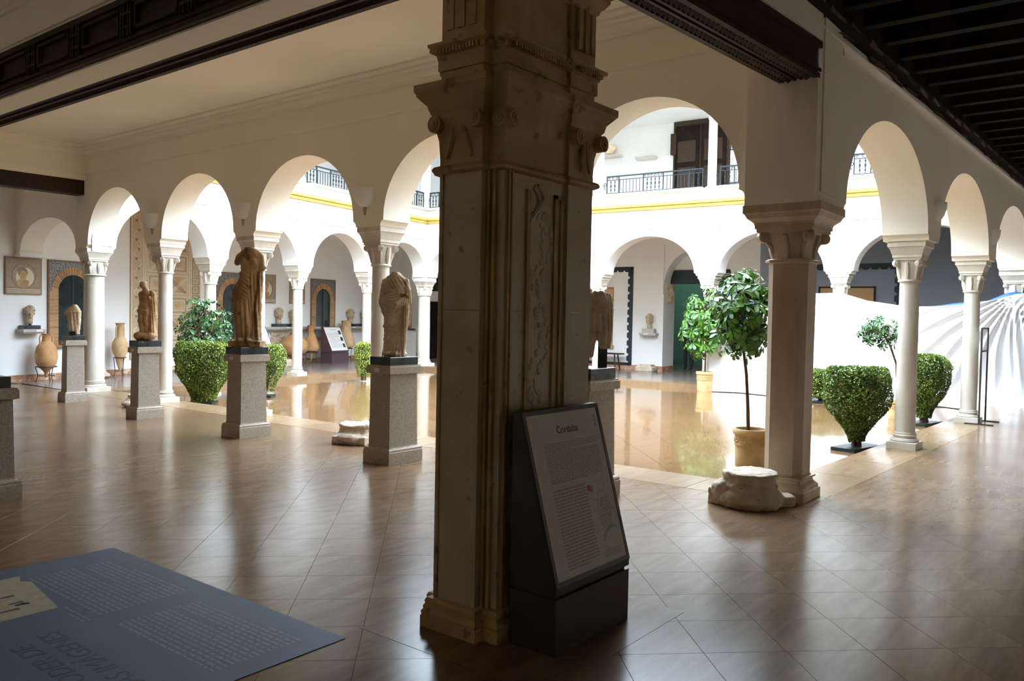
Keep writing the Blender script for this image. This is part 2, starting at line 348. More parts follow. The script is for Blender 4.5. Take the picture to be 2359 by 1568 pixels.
# recessed panel edges and parapets of the two far facades
for nm, fr, cols, L in (('far_left', fD, sD, LD), ('far_right', fC, sC, LC)):
    e0, e1 = (.24, L-.2) if fr is fD else (.24, L+.3)
    y = MB(); y.fbox(fr, e0, e1, -.2, .30, 4.25, 4.33); y.fbox(fr, e0, e1, -.2, .34, 4.33, 4.40)
    struct(y.build('trim_yellow_'+nm, YELLOW), 'yellow cornice on the %s facade' % nm.replace('_', ' '))
    p = MB(); p.fbox(fr, .2, L+.2 if fr is fC else L-.2, -.22, .22, 4.40, 4.64); struct(p.build('wall_parapet_'+nm, PLASTER), 'white parapet above the yellow cornice, %s' % nm.replace('_', ' '))
    for i in range(len(cols)-1):
        q = MB(); q.fbox(fr, cols[i]+.17, cols[i+1]-.17, .235, .262, 3.76, 3.80); q.build('panel_edge', PLASTER, bpy.data.objects['wall_'+nm])
        q = MB(); q.fbox(fr, cols[i]+.14, cols[i+1]-.14, -.2, .29, 4.64, 4.71); q.build('sill', MARBLE, bpy.data.objects['wall_parapet_'+nm])
# outer walls
oD = MB(); oD.fbox(fQ, -9.0, 15.5, -.3, 0, -.2, 7.8); struct(oD.build('wall_outer_left', PLASTER), 'white wall hung with mosaics behind the left gallery')
# outer wall of the far wing with an arched opening (s 7.0..9.1)
oC = MB(); a0, a1 = 7.0, 9.1
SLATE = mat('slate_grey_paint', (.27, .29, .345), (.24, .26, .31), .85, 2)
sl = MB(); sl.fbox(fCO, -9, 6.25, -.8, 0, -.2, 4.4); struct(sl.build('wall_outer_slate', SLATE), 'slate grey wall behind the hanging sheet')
oC.fbox(fCO, 6.25, a0, -.8, 0, -.2, 4.4); oC.fbox(fCO, a1, 20.5, -.8, 0, -.2, 4.4)
ln = [(a0, 2.55)]+[((a0+a1)/2-1.05*cos(k/24*pi), 2.55+1.05*sin(k/24*pi)) for k in range(25)]
for i in range(len(ln)-1):
    (p, zp_), (q, zq) = ln[i], ln[i+1]
    if q-p < 1e-5: continue
    oC.add([fCO(p, 0, zp_), fCO(q, 0, zq), fCO(q, 0, 4.4), fCO(p, 0, 4.4), fCO(p, -.8, zp_), fCO(q, -.8, zq), fCO(q, -.8, 4.4), fCO(p, -.8, 4.4)], [(0, 1, 2, 3), (4, 5, 6, 7), (0, 1, 5, 4)])
oCw = struct(oC.build('wall_outer_far', PLASTER, None, .5), 'white wall with arched opening behind the far gallery')
uC = MB(); uC.fbox(fCO, -9, 20.5, -.4, 0, 4.4, 7.8); struct(uC.build('wall_upper_far', PLASTER), 'white wall of the upper far gallery')
MB().fbox(fCO, a1, a1+.075, -.005, .05, 2.3, 3.75).build('pilaster_edge', PLASTER, oCw)
# room seen through that opening
g = MB(); g.fbox(fCO, 4.5, 11, -4.4, -4.2, -.1, 4.2); g.fbox(fCO, 4.3, 4.5, -4.4, -.8, -.1, 4.2); g.fbox(fCO, 11, 11.2, -4.4, -.8, -.1, 4.2); g.fbox(fCO, 4.3, 11.2, -4.4, -.8, 4.2, 4.3)
struct(g.build('wall_green_room', GREENW), 'green wall of the room beyond the arched opening')
d = MB(); d.fbox(fCO, 7.1, 8.55, -4.2, -4.12, 0, 2.3); struct(d.build('door_1', WOODB), 'dark door in the green room')
tr = MB(); tr.fbox(fCO, 6.6, 9.1, -.75, -.45, 2.62, 3.02); struct(tr.build('trim_dark_lintel', SCAL), 'dark lintel across the arched opening')
ty = MB(); ty.fbox(fCO, 6.95, 9.15, -.78, -.5, 2.98, 3.75); struct(ty.build('wall_tympanum', PLASTER), 'plaster filling above the dark lintel of the arched opening')
lp = bpy.data.lights.new('unseen_room_lamp', 'POINT'); lp.energy = 60; lp.color = (1, .95, .85); lp.shadow_soft_size = .15; lo_ = bpy.data.objects.new('unseen_room_lamp', lp); COL.objects.link(lo_); lo_.location = fCO(9.8, -2.2, 3.2)  # unseen lamp, added because the green room looks lit
# the walls nobody sees that close the halls
bw = MB(); bw.box(-8.9, -8.6, -5.2, 16.5, -.2, 4.8); struct(bw.build('wall_back', HALLP), 'plain wall behind the viewer')
rw = MB(); rw.box(-8.9, 16, -5.1, -4.8, -.2, 4.8); struct(rw.build('wall_right', HALLP), 'plain outer wall of the joisted gallery')
# ---- ceilings
def ceil(name, poly, z0, z1, m=CEIL, label=None):
    b = MB(); b.prism(poly, z0, z1); return struct(b.build(name, m), label)
ceil('ceiling', [(-8.7, -.1), (.25, -.1), (.25, 16.3), (-8.7, 16.3)], 4.50, 4.75, label='white coffered ceiling of the statue gallery')
c2 = fD(-.4, .23, 0)[:2], fD(LD+.3, .23, 0)[:2]
ceil('ceiling_left_gallery', [fQ(-.5, 0, 0)[:2], fQ(16, 0, 0)[:2], (13.5, 15.2), fD(LD, .05, 0)[:2], fD(.1, .05, 0)[:2]], 4.08, 4.25, label='white ceiling of the left gallery')
ceil('ceiling_far_gallery', [fC(-4.8, .05, 0)[:2], fC(LC+.2, .05, 0)[:2], fC(LC+3.8, .05, 0)[:2], fC(LC+3.8, -3.7, 0)[:2], fC(-4.8, -3.7, 0)[:2]], 4.06, 4.245, label='white ceiling of the far gallery')
for nm, fr, L, dep in (('upper_left', fD, LD, 4.6), ('upper_far', fC, LC, 3.9)):
    b = MB(); b.fbox(fr, -.4, L+3.5, -dep, .35, 7.3, 7.5); struct(b.build('ceiling_'+nm, PLASTER), 'ceiling of the %s gallery' % nm.replace('_', ' '))
# joisted ceiling of the right gallery
b = MB(); b.prism([(-8.7, -5), (15.6, -5), (15.6, -.5), (12, -.5), (-.3, -.2), (-8.7, -.1)], 4.36, 4.75)
jc = struct(b.build('ceiling_right_gallery', WOODB), 'dark boarded ceiling of the right gallery')
for i in range(44):
    x = -8.4+i*.55
    y0 = -.26-.029*x
    j = MB(); j.box(x, x+.09, -4.95, y0, 4.16, 4.37); j.box(x-.01, x+.1, -4.95, y0, 4.15, 4.165); j.build('joist', WOODB, jc)
b = MB(); b.fbox(fB, -8.6, LB+3.4, .262, .42, 4.08, 4.38); struct(b.build('trim_wall_plate', WOODB), 'dark timber plate along the top of the right arcade')
# ---- cornices of the statue gallery
def cornice(nm, pts, label):      # pts: function (s,o,z)->xyz, straight run
    fr, s0, s1, o = pts
    b = MB()
    b.fbox(fr, s0, s1, o, o+.025, 3.985, 4.02)
    R = []
    prof = [(o, 4.30), (o+.035, 4.30), (o+.035, 4.335), (o+.07, 4.35), (o+.09, 4.385), (o+.09, 4.41), (o+.13, 4.425), (o+.13, 4.455), (o+.20, 4.475), (o+.20, 4.51), (o, 4.51)]
    b.rings([[fr(s, p[0], p[1]) for p in prof] for s in (s0, s1)])
    return struct(b.build('trim_'+nm, HALLP), label)
cornice('cornice_arcade', (fA, -.1, LA+.1, .23), 'white plaster cornice above the statue arcade')
fBmA = Fr((-3.48, 0), (0, 1), (1, 0)); fBmA2 = Fr((-4.05, 0), (0, 1), (-1, 0))
cornice('cornice_beam_inner', (fBmA, -.1, 13, .0), 'white plaster cornice on the arcade side of the long beam')
cornice('cornice_beam_outer', (fBmA2, -.1, 13, .0), 'white plaster cornice on the near side of the long beam')
fEnd = Fr((0, 12.95), (-1, 0), (0, -1))
cornice('cornice_end', (fEnd, .1, 8.6, .0), 'white plaster cornice above the short end beam')
b = MB(); b.box(-4.05, -3.48, -.1, 13.3, 3.95, 4.6); struct(b.build('wall_over_long_beam', HALLP), 'white wall strip above the long beam')
b = MB(); b.box(-8.6, .2, 12.95, 13.35, 3.88, 4.6); struct(b.build('wall_over_end_beam', HALLP), 'white wall strip above the end beam')
b = MB(); b.add([(-8.6, .30, 3.86), (-.3, .05, 3.86), (-.3, -.30, 3.86), (-8.6, -.05, 3.86), (-8.6, .30, 4.6), (-.3, .05, 4.6), (-.3, -.30, 4.6), (-8.6, -.05, 4.6)], [(0, 3, 2, 1), (4, 5, 6, 7), (0, 1, 5, 4), (1, 2, 6, 5), (2, 3, 7, 6), (3, 0, 4, 7)])
struct(b.build('wall_over_cross_beam', HALLP), 'white wall strip above the cross beam')
# ---- carved timber beams
def beam(name, p, q, wid, z0, z1, label, rope=True, side=1):
    p, q = np.array(p, float), np.array(q, float); L = np.linalg.norm(q-p)
    fr = Fr(p, q-p, perp(q-p)); root = thing(name, label, 'beam', (p[0], p[1], z0)); root['kind'] = 'structure'
    def loc(mb): mb.v = [(v[0]-p[0], v[1]-p[1], v[2]-z0) for v in mb.v]; return mb
    h = wid/2
    c = MB(); c.fbox(fr, 0, L, -h+.02, h-.02, z0+.03, z1); loc(c).build('core', WOOD, root)
    if not rope: return root
    m = MB()
    for s in (-1, 1):
        for a, bb, za, zb in ((h-.005, h-.05, z0+.012, z0+.05), (h-.13, h-.155, z0+.012, z0+.04), (h+.012, h-.02, z1-.05, z1), (h+.006, h-.02, z0+.06, z0+.085)):
            m.fbox(fr, 0, L, s*a, s*bb, za, zb)
    loc(m).build('moulding', WOOD, root)
    for s in (-1, 1):
        m = MB(); k = 0.
        while k < L:                                  # twisted rope carving along both lower edges
            a = k; o = s*(h-.09)
            vs = []
            for dz, do in ((0, -.035), (0, .035)):
                vs += [fr(a+(.0 if do < 0 else .05), o+do, z0+.03), fr(a+(.055 if do < 0 else .105), o+do, z0+.03), fr(a+(.028 if do < 0 else .078), o+do*.8, z0+.002)]
            m.add(vs, [(0, 2, 5, 3), (2, 1, 4, 5), (0, 1, 2), (3, 5, 4)]); k += .062
        loc(m).build('rope_carving', WOOD, root)
    return root
lb = beam('long_carved_beam', (-3.765, -.1), (-3.765, 13.2), .57, 3.56, 3.96, 'long carved dark wooden beam running along the statue gallery')
cf = MB(); cf.box(-.235, .015, .4, 13.2, -.004, .03); cf.build('plaster_soffit', CEIL, lb).location = (0, .0, 0)
pn = Fr((-4.05, 0), (0, 1), (-1, 0))
for i in range(15):
    m = MB(); s0 = .45+i*.86
    for a, b_, za, zb in ((0, .62, .10, .125), (0, .62, .275, .30), (0, .025, .10, .30), (.595, .62, .10, .30)): m.box(-.305, -.275, s0+a, s0+b_, za+.02, zb+.02)
    for a in (.66, .70, .77, .81): m.box(-.31, -.275, s0+a, s0+a+.018, .09, .34)
    m.box(-.31, -.275, s0+.67, s0+.82, .15, .17); m.box(-.31, -.275, s0+.67, s0+.82, .25, .27)
    o = m.build('carved_panel', WOOD, lb); o.location = (0, .1, 0)
beam('cross_carved_beam', (-3.5, .10), (-.3, -.125), .34, 3.55, 3.85, 'carved dark wooden beam from the square pillar to the corner pier')
beam('end_beam', (-8.6, 13.12), (-.22, 13.12), .33, 3.59, 3.89, 'short plain dark beam at the far left end of the gallery', rope=False)
# ================================================================== FLOORS
E1 = np.array([cos(math.radians(-46.5)), sin(math.radians(-46.5))]); E2 = np.array([-E1[1], E1[0]])
def tile_mesh(sz, t=.012, ch=.0006):
    h = sz/2; b = MB(); b.sq([((h, h), -t), ((h, h), -ch), ((h-ch, h-ch), 0)]); return b.mesh('tile')
def in_frame(p, m=120):
    x, y, z = project(p); return z > .3 and -m < x < 2359+m and -m < y < 1568+m
def lay(parent, pieces_of, z, step, gap, m, keep=300):
    """pieces_of(corners)->list of polygons; whole tiles share one mesh; the nearest ones are objects, the rest one joined part"""
    full = tile_mesh(step-gap); full.materials.append(m)
    todo = []
    R = 46
    for i in range(-R, R*2):
        for j in range(-R*2, R*2):
            c = E1*(i*step) + E2*(j*step) + OFF
            if not (-9 < c[0] < 16 and -5.2 < c[1] < 20): continue
            h = (step-gap)/2; cr = [tuple(c+E1*a*h+E2*b*h) for a, b in ((-1, -1), (1, -1), (1, 1), (-1, 1))]
            ps = pieces_of(cr)
            for p in ps:
                if len(p) < 3 or abs(area2(p)) < 4e-4: continue
                whole = abs(abs(area2(p))-(step-gap)**2) < 1e-5
                vis = in_frame((c[0], c[1], z))
                d = np.linalg.norm(c-CAM[:2])
                todo.append((0 if vis else 1, d, c, p, whole))
    todo.sort(key=lambda q: (q[0], q[1]))
    rest = MB()
    for k, (nv, d, c, p, whole) in enumerate(todo):
        if k < keep and not nv:
            if whole: o = bpy.data.objects.new('floor_tile', full); COL.objects.link(o); o.parent = parent; o.location = (c[0], c[1], z); o.rotation_euler = (0, 0, math.radians(-46.5))
            else:
                q = [(a-c[0], b-c[1]) for a, b in p]; o = MB().prism(q, -.012, 0).build('floor_tile', m, parent); o.location = (c[0], c[1], z)
        else: rest.prism(p, z-.012, z)
    if rest.v: tag(rest.build('distant_floor_tiles', m, parent), kind='stuff')
ang = -math.radians(46.5)
# joints lie where n1.p = -1.31 + .4k and n2.p = -3.51 + .397k
n1 = np.array([.725, .688]); n2_ = np.array([.725, -.688])
OFF = np.linalg.solve(np.array([n1, n2_]), np.array([-1.31+.2, -3.51+.2]))
K = .29
fb = MB(); fb.prism([(-8.7, -4.9), (15.5, -4.9), (15.5, PB[1]), (.05, -.02), (-.02, 16.3), (-8.7, 16.3)], -.25, -.0125)
floor = struct(fb.build('floor', GROUT), 'polished marble tile floor of the galleries')
def hall(cr):
    oB = lambda p: float((np.array(p)-P0) @ fB.n)
    if all(p[0] < -K or oB(p) > K for p in cr) and all(p[0] > -8.6 and p[1] > -4.8 for p in cr) and (all(p[0] < -K for p in cr) or all(oB(p) > K for p in cr) or all(oB(p) > K or p[0] < -K for p in cr)):
        if max(p[1] for p in cr) < 15.6 and max(p[0] for p in cr) < 14: return [cr]
        return []
    out = []
    a = clip_poly(cr, 1, 0, -K)
    if len(a) >= 3: out.append(a)
    b = clip_poly(clip_poly(cr, -1, 0, K), -fB.n[0], -fB.n[1], -K)
    if len(b) >= 3: out.append(b)
    return [p for p in out if max(q[0] for q in p) < 14 and max(q[1] for q in p) < 15.6 and min(q[1] for q in p) > -4.8 and min(q[0] for q in p) > -8.6]
lay(floor, hall, 0., .4, .0018, TILE)
fbm = MB().box(-4.52, -3.25, -.62, .5, -.004, .0012); fbm.build('border_slab', TILE, floor)
# galleries across the patio: one joined surface each, too far to tell their tiles apart
fd = MB(); fd.prism([fD(-.28, -K, 0)[:2], fD(LD+.1, -K, 0)[:2], fD(LD+4.5, -K, 0)[:2], fQ(15.4, 0, 0)[:2], fQ(-.2, 0, 0)[:2]], -.3, 0); struct(fd.build('floor_left_gallery', TILEF), 'marble floor of the left gallery')
fc = MB(); fc.prism([fC(-1.2, -K, 0)[:2], fC(LC+.3, -K, 0)[:2], fC(LC+.3, -8.2, 0)[:2], fC(-1.2, -8.2, 0)[:2]], -.3, 0); struct(fc.build('floor_far_gallery', TILEF), 'marble floor of the far gallery')
# patio
pq = [fA(-.1, -.28, 0)[:2], fB(LB+.1, -.28, 0)[:2], fC(LC+.1, .28, 0)[:2], fD(-.1, .28, 0)[:2]]
pb = MB().prism(pq, -.4, ZP-.0125); patio = struct(pb.build('floor_patio', GROUT), 'wet stone floor of the open patio')
def pat(cr):
    p = cr
    for fr in (fA, fB, fD, fC):
        sgn = 1 if fr in (fD, fC) else -1       # patio side of the plane
        n = fr.n*sgn; c = float(fr.P @ n)+.30
        p = clip_poly(p, -n[0], -n[1], -c)
        if len(p) < 3: return []
    return [p]
lay(patio, pat, ZP, .6, .003, PTILE)
# kerbs round the patio
for nm, fr, L, sg in (('near_left', fA, LA, -1), ('near_right', fB, LB, -1), ('far_left', fD, LD, 1), ('far_right', fC, LC, 1)):
    ka, kz_ = {'near_left': (-.3, L+.3), 'near_right': (.306, L+.3), 'far_left': (.306, L-.306), 'far_right': (.306, L+.3)}[nm]
    kb = MB(); kb.fbox(fr, ka, kz_, -.28, .28, -.35, -.012); kr = struct(kb.build('trim_kerb_'+nm, GROUT), 'low stone kerb of the patio, %s' % nm.replace('_', ' '))
    n = int(round(L/1.05)); st = (kz_-ka)/n
    for i in range(n):
        q = MB(); q.fbox(fr, ka+i*st+.003, ka+(i+1)*st-.003, -.30, .30, ZP-.05, .0015); q.build('kerb_stone', KERB, kr)
# baseboards
b = MB(); b.fbox(fQ, -9, 15.4, 0, .018, 0, .13); struct(b.build('baseboard_left', BASEB), 'red marble baseboard of the left gallery')
b = MB(); b.fbox(fCO, 9.1, 20, 0, .018, 0, .15); b.fbox(fCO, 9.082, 9.1, -.8, .018, 0, .15); b.fbox(fCO, -3, 7.0, 0, .018, 0, .15); struct(b.build('baseboard_far', BASEB), 'red marble baseboard of the far gallery')
b = MB(); b.fbox(fQ, 8.2, 15.3, 0, .05, 3.62, 3.72); struct(b.build('trim_left_gallery', PLASTER), 'thin white moulding high on the left gallery wall')

# ================================================================== COLUMNS
def volute(c, ang, r=.045, th=.05):
    """scroll with a raised eye, facing both ways along the horizontal direction ang+90deg"""
    b = MB(); d = np.array([cos(ang), sin(ang), 0]); e = np.array([-sin(ang), cos(ang), 0]); c = np.array(c)
    for rr, tt in ((r, th), (r*.68, th*1.25), (r*.35, th*1.5)):
        R = [[tuple(c+e*(s*tt/2)+rr*(cos(2*pi*j/14)*d+np.array([0, 0, sin(2*pi*j/14)]))) for j in range(14)] for s in (-1, 1)]
        b.rings(R)
    return b
def column(label, loc, rz, H, r=.115, a=.217, m=MARBLE, corner=False, group=None, ap=.17, kind='round'):
    t = thing('marble_column', label, 'column', (loc[0], loc[1], 0), rz, group)
    H1, H2 = H-.2, H-.49                    # impost bottom, astragal
    b = MB(); b.sq([(ap, 0), (ap, .085), (ap-.01, .09)]); b.build('plinth', m, t)
    if kind == 'square':
        b = MB(); b.sq([(ap-.01, .09), (ap-.012, .12), (ap-.045, .15), (ap-.05, .175), (ap-.03, .185), (ap-.03, .2), (ap-.06, .205)], ch=.02); b.build('base_moulding', CREAM, t)
        b = MB(); b.sq([(r, .2), (r, .215), (r-.008, .22), (r-.006, 1.0), (r-.002, H2-.03), (r, H2)], ch=.062); b.build('shaft', m, t, .6)
        b = MB(); b.sq([(r, H2-.01), (r+.022, H2), (r+.022, H2+.02), (r, H2+.03)], ch=.06); b.build('astragal', m, t)
    else:
        b = MB(); b.lathe([(ap-.012, .09), (ap-.004, .105), (ap-.012, .125), (ap-.04, .135), (ap-.045, .15), (ap-.03, .16), (ap-.028, .17), (ap-.04, .18), (r+.012, .185), (r+.012, .2), (r, .205)], 28); b.build('base_moulding', m, t, .7)
        b = MB(); b.lathe([(r, .2), (r, .6), (r*.985, 1.2), (r*.95, H2)], 28); b.build('shaft', m, t, .7)
        b = MB(); b.lathe([(r*.95, H2-.012), (r*1.12, H2-.006), (r*1.16, H2+.006), (r*1.1, H2+.02), (r*.95, H2+.022)], 28); b.build('astragal', m, t, .7)
    ac = a*.66
    # bell with a square-ish flare
    R = []
    for k in range(9):
        q = k/8; z = H2+.015+q*(H1-H2-.045); rr = r*.97+.005+(ac-r)*q**1.8
        sqf = q*.6; ring = []
        for j in range(32):
            th = 2*pi*j/32; sup = 1/max(abs(cos(th)), abs(sin(th)))
            ring.append((rr*(1-sqf+sqf*sup*.92)*cos(th), rr*(1-sqf+sqf*sup*.92)*sin(th), z))
        R.append(ring)
    b = MB(); b.rings(R)
    for j in range(4):                       # leaf under every corner and on every face
        th = pi/4+j*pi/2
        b.tube([(cos(th)*(r*1.0), sin(th)*(r*1.0), H2+.03), (cos(th)*(r*1.15), sin(th)*(r*1.15), H2+.13), (cos(th)*(ac*1.2), sin(th)*(ac*1.2), H1-.09)], [.012, .022, .012], 6)
        th = j*pi/2
        b.tube([(cos(th)*r, sin(th)*r, H2+.03), (cos(th)*(r*1.08), sin(th)*(r*1.08), H2+.12), (cos(th)*(ac*1.02), sin(th)*(ac*1.02), H1-.06)], [.02, .03, .018], 6)
    b.build('capital', m, t, .8)
    for j in range(4):
        th = pi/4+j*pi/2; volute((cos(th)*ac*1.26, sin(th)*ac*1.26, H1-.07), th, .042 if not corner else .05, .055).build('volute', m, t, .6)
    b = MB(); ab = ac*1.1
    b.sq([(ab, H1-.03), (ab, H1), (ab+.012, H1), (ab+.012, H1+.03), (ab+.02, H1+.05), (a-.03, H1+.085), (a-.012, H1+.12), (a, H1+.13), (a, H-.005), (a-.004, H)]); b.build('impost', m if not corner else m, t, .3)
    return t
CORN = mat('honey_marble', (.60, .48, .345), (.45, .335, .215), .45, 4, stretch=(1, 1, .3), bump=.08, bscale=25)
column('thick squared marble column at the near corner of the patio, broken stone base beside it', (0, 0), 0, 2.553, r=.175, a=.336, m=CORN, corner=True, ap=.225, kind='square')
lblA = {1: 'slender marble column hidden behind the square pillar', 2: 'slender marble column behind the headless togate statue', 3: 'slender marble column behind the tall draped brown statue', 4: 'slender pinkish marble column between the small standing statue and the clipped hedge'}
for i in (1, 2, 3, 4): column(lblA[i], fA(sA[i], 0, 0), 0, 2.65, group='columns of the near left arcade')
column('thick marble column at the far left corner of the patio, by the small torso', fA(LA, 0, 0), 0, 2.65, r=.18, a=.24, ap=.22)
for i, l in ((1, 'marble column right of the nearest hedge, second in the right arcade'), (2, 'marble column beside the slim sign stand, third in the right arcade')): column(l, fB(sB[i], 0, 0), fB.ang, 2.563, r=.118, group='columns of the right arcade')
column('marble column at the right end of the hanging sheet, edge of the picture', fB(LB, 0, 0), fB.ang, 2.6, r=.16, a=.26, ap=.2)
for i, l in ((1, 'white column behind the leafy shrub, far left arcade'), (2, 'white column in front of the pot-bellied jar, far left arcade'), (3, 'white column right of the tall jars, far left arcade')): column(l, fD(sD[i], 0, 0), fD.ang, 2.608, r=.122, group='columns of the far left arcade')
column('stout white column at the far corner of the patio', (PF[0], PF[1]), fC.ang, 2.608, r=.185, a=.25, ap=.24)
for i, l in ((1, 'white column rising out of the hanging sheet, far right arcade'), (2, 'white column behind the potted umbrella trees, far right arcade'), (3, 'white column behind the cuirassed torso, far right arcade'), (4, 'white column of the far right arcade hidden behind the square pillar')): column(l, fC(sC[i], 0, 0), fC.ang, 2.608, r=.122, group='columns of the far right arcade')
# ---- upper gallery
def upper_col(label, loc, rz, r=.105):
    t = thing('upper_column', label, 'column', (loc[0], loc[1], 4.64), rz, 'columns of the upper gallery')
    b = MB(); b.sq([(r+.07, 0), (r+.07, .05)]); b.lathe([(r+.06, .05), (r+.05, .09), (r+.015, .1), (r, .12)], 20); b.build('base', MARBLE, t, .6)
    b = MB(); b.lathe([(r, .1), (r*.96, 1.72)], 20); b.build('shaft', MARBLE, t, .6)
    b = MB(); b.lathe([(r*1.1, 1.70), (r*1.1, 1.73), (r, 1.74), (r*1.5, 1.86)], 20); b.sq([(r*1.5, 1.86), (r*1.5, 1.9), (r*1.9, 1.96), (r*1.9, 2.0)]); b.build('capital', MARBLE, t, .6)
LU = {('D', 1): 'upper column above the leafy shrub', ('D', 2): 'upper column left of the balcony railing seen through the third arch', ('D', 3): 'upper column of the left wing right of the railing', ('C', 5): 'upper column at the far corner of the patio', ('C', 4): 'upper column hidden behind the square pillar', ('C', 3): 'upper column just right of the square pillar, below the stone capital shelf', ('C', 2): 'upper column in front of the dark carved door', ('C', 1): 'upper column seen through the first right arch'}
for i in range(1, 4): upper_col(LU[('D', i)], fD(sD[i]-.0, .02, 0), fD.ang)
for i in range(1, 6): upper_col(LU[('C', i)], fC(sC[i], .02, 0), fC.ang, .105 if i < 5 else .16)
arcade('wall_upper_arcade_left', fD, sD, .4, 6.63, 6.66, 6.8, 7.3, .2, label='white upper arcade wall of the left wing')
arcade('wall_upper_arcade_far', fC, sC, .4, 6.63, 6.66, 6.8, 7.3, .2, label='white upper arcade wall of the far wing')  # openings kept low and flat, out of view, to shade the upper gallery
for nm, fr, L, w0, w1 in (('far_left', fD, LD, .2, 1.5), ('far_right', fC, LC, .2, 1.5), ('near_left', fA, LA, -.7, .3), ('near_right', fB, LB, -.7, .3)):  # unseen eaves; those over the far wings added to shade the upper gallery
    z0 = 6.92 if fr in (fD, fC) else 7.8
    e = MB(); e.fbox(fr, -.3, L+.3, w0, w1, z0, z0+.12); struct(e.build('trim_unseen_eaves_'+nm, WOODB), 'unseen roof eaves added above the patio, %s' % nm.replace('_', ' '))
def railing(fr, s0, s1, label, group):
    P = fr(s0, .06, 4.71); t = thing('iron_railing', label, 'railing', P, fr.ang, group); L = s1-s0
    zt = .49
    b = MB(); b.box(0, L, -.02, .02, zt-.03, zt); b.box(0, L, -.01, .01, zt-.115, zt-.10); b.box(0, L, -.012, .012, .035, .055)
    b.build('rails', IRON, t)
    pan = [(0, .34), (L/2-.27, L/2+.27), (L-.34, L)]
    b = MB(); c = MB(); sc_ = MB(); k = .0; n = int(L/.092)
    for i in range(n+1):
        x = L*i/n
        if any(p0 < x < p1 for p0, p1 in pan): continue
        b.box(x-.006, x+.006, -.006, .006, .05, zt-.11)
    b.build('bars', IRON, t)
    for p0, p1 in pan:
        m = 2 if p1-p0 < .4 else 4
        for i in range(m):
            x = p0+(p1-p0)*(i+1)/(m+1)
            c.lathe([(.008, .05), (.008, .1), (.02, .13), (.008, .16), (.012, .2), (.024, .235), (.01, .27), (.008, .3), (.02, .33), (.008, .36), (.008, zt-.1)], 6, (x, 0, 0))
        q = int((p1-p0)/.085)
        for i in range(q):
            x = p0+(p1-p0)*(i+.5)/q; sg = 1 if i % 2 else -1
            sc_.tube([(x+.034*cos(a)*(1-.09*a)*sg, 0, zt-.066+.032*sin(a)*(1-.09*a)) for a in np.linspace(0, 6.5, 12)], .0065, 4)
        for x in (p0, p1): sc_.box(x-.011, x+.011, -.011, .011, 0, zt)
    for x, sg in ((0, -1), (L, 1)):
        sc_.tube([(x+sg*(.05+.045*(1-.1*a)*cos(a)), 0, .27+.055*(1-.1*a)*sin(a)) for a in np.linspace(0, 6.5, 14)], .008, 4)
        sc_.tube([(x+sg*.09, 0, .27), (x+sg*.075, 0, .2), (x+sg*.05, 0, .15)], .008, 4)
    c.build('balusters', IRON, t); sc_.build('scrollwork', IRON, t)
for i in range(4): railing(fD, sD[i]+.22, sD[i+1]-.22, 'blue-green iron balcony railing of the left wing, bay %s' % ('nearest the near arcade', 'above the leafy shrub', 'seen through the third arch', 'next to the far corner')[i], 'balcony railings')
for i in range(5): railing(fC, sC[i]+.22, sC[i+1]-.22, 'blue-green iron balcony railing, %s' % ('bay seen through the second right arch', 'bay in front of the framed notice', 'long bay in front of the shelves and dark door', 'bay just right of the square pillar', 'bay right of the far corner column')[i], 'balcony railings')
# dark carved door and shelves upstairs
t = struct(empty('door_3', fCO(8.32, .0, 4.45), fCO.ang), 'tall dark carved double door in the upper gallery')
b = MB(); b.box(-1.15, .55, 0, .08, 0, 2.84); b.build('frame', WOOD, t)
for x0 in (-1.05, -.25):
    b = MB(); b.box(x0, x0+.74, .08, .11, .02, 2.7); o = b.build('door_leaf', WOODB, t)
    for zz in (.15, .9, 1.65):
        q = MB(); q.box(x0+.1, x0+.64, .11, .13, zz, zz+.6); q.build('raised_panel', WOOD, o)
b = MB(); b.box(.45, .62, 0, .14, 1.9, 2.5); b.build('bracket', WOOD, t)
def frame_thing(name, label, cat, fr, s, o, z): return thing(name, label, cat, fr(s, o, z), fr.ang+(0 if True else 0))
# on a frame's wall, local +x runs along s and the viewer's side is -y or +y depending on the frame
def vside(fr): return 1 if (perp(fr.u) @ fr.n) > 0 else -1
t = frame_thing('wall_shelf', 'pale stone wall shelf in the upper gallery, right one without a block', 'shelf', fCO, 9.7, 0, 6.36); v = vside(fCO)
b = MB(); b.sq([((.3, .12), -.08), ((.3, .15), -.05), ((.3, .15), 0)], c=(0, v*.15)); b.build('slab', SILL, t)
t = frame_thing('wall_shelf', 'pale stone wall shelf in the upper gallery, under the old capital', 'shelf', fCO, 10.85, 0, 6.52)
b = MB(); b.sq([((.3, .12), -.08), ((.3, .15), -.05), ((.3, .15), 0)], c=(0, v*.15)); b.build('slab', SILL, t)
b = MB(); b.lathe([(.1, 0), (.12, .05), (.17, .17), (.19, .2), (.19, .26)], 12)
me = remesh(b, .02); jitter(me, .03, 9); o = mkobj('stone_capital', me, STATUE_TAN, None, 3.5); o.location = fCO(10.9, .19, 6.535); tag(o, 'weathered brown stone capital on an upper gallery shelf', 'capital')
t = frame_thing('framed_notice', 'framed white notice right of the dark carved door upstairs', 'notice', fCO, 7.2, 0, 5.4)
b = MB(); b.box(-.3, .3, v*.0, v*.03, 0, .95); b.build('frame', WOOD, t); b = MB(); b.box(-.27, .27, v*.025, v*.035, .03, .92); b.build('sheet', PAPERW, t)
tl = MB()
for i in range(7): tl.box(-.15, .15, v*.034, v*.037, .3+i*.06, .315+i*.06)
tl.build('text_lines', INKG, t)

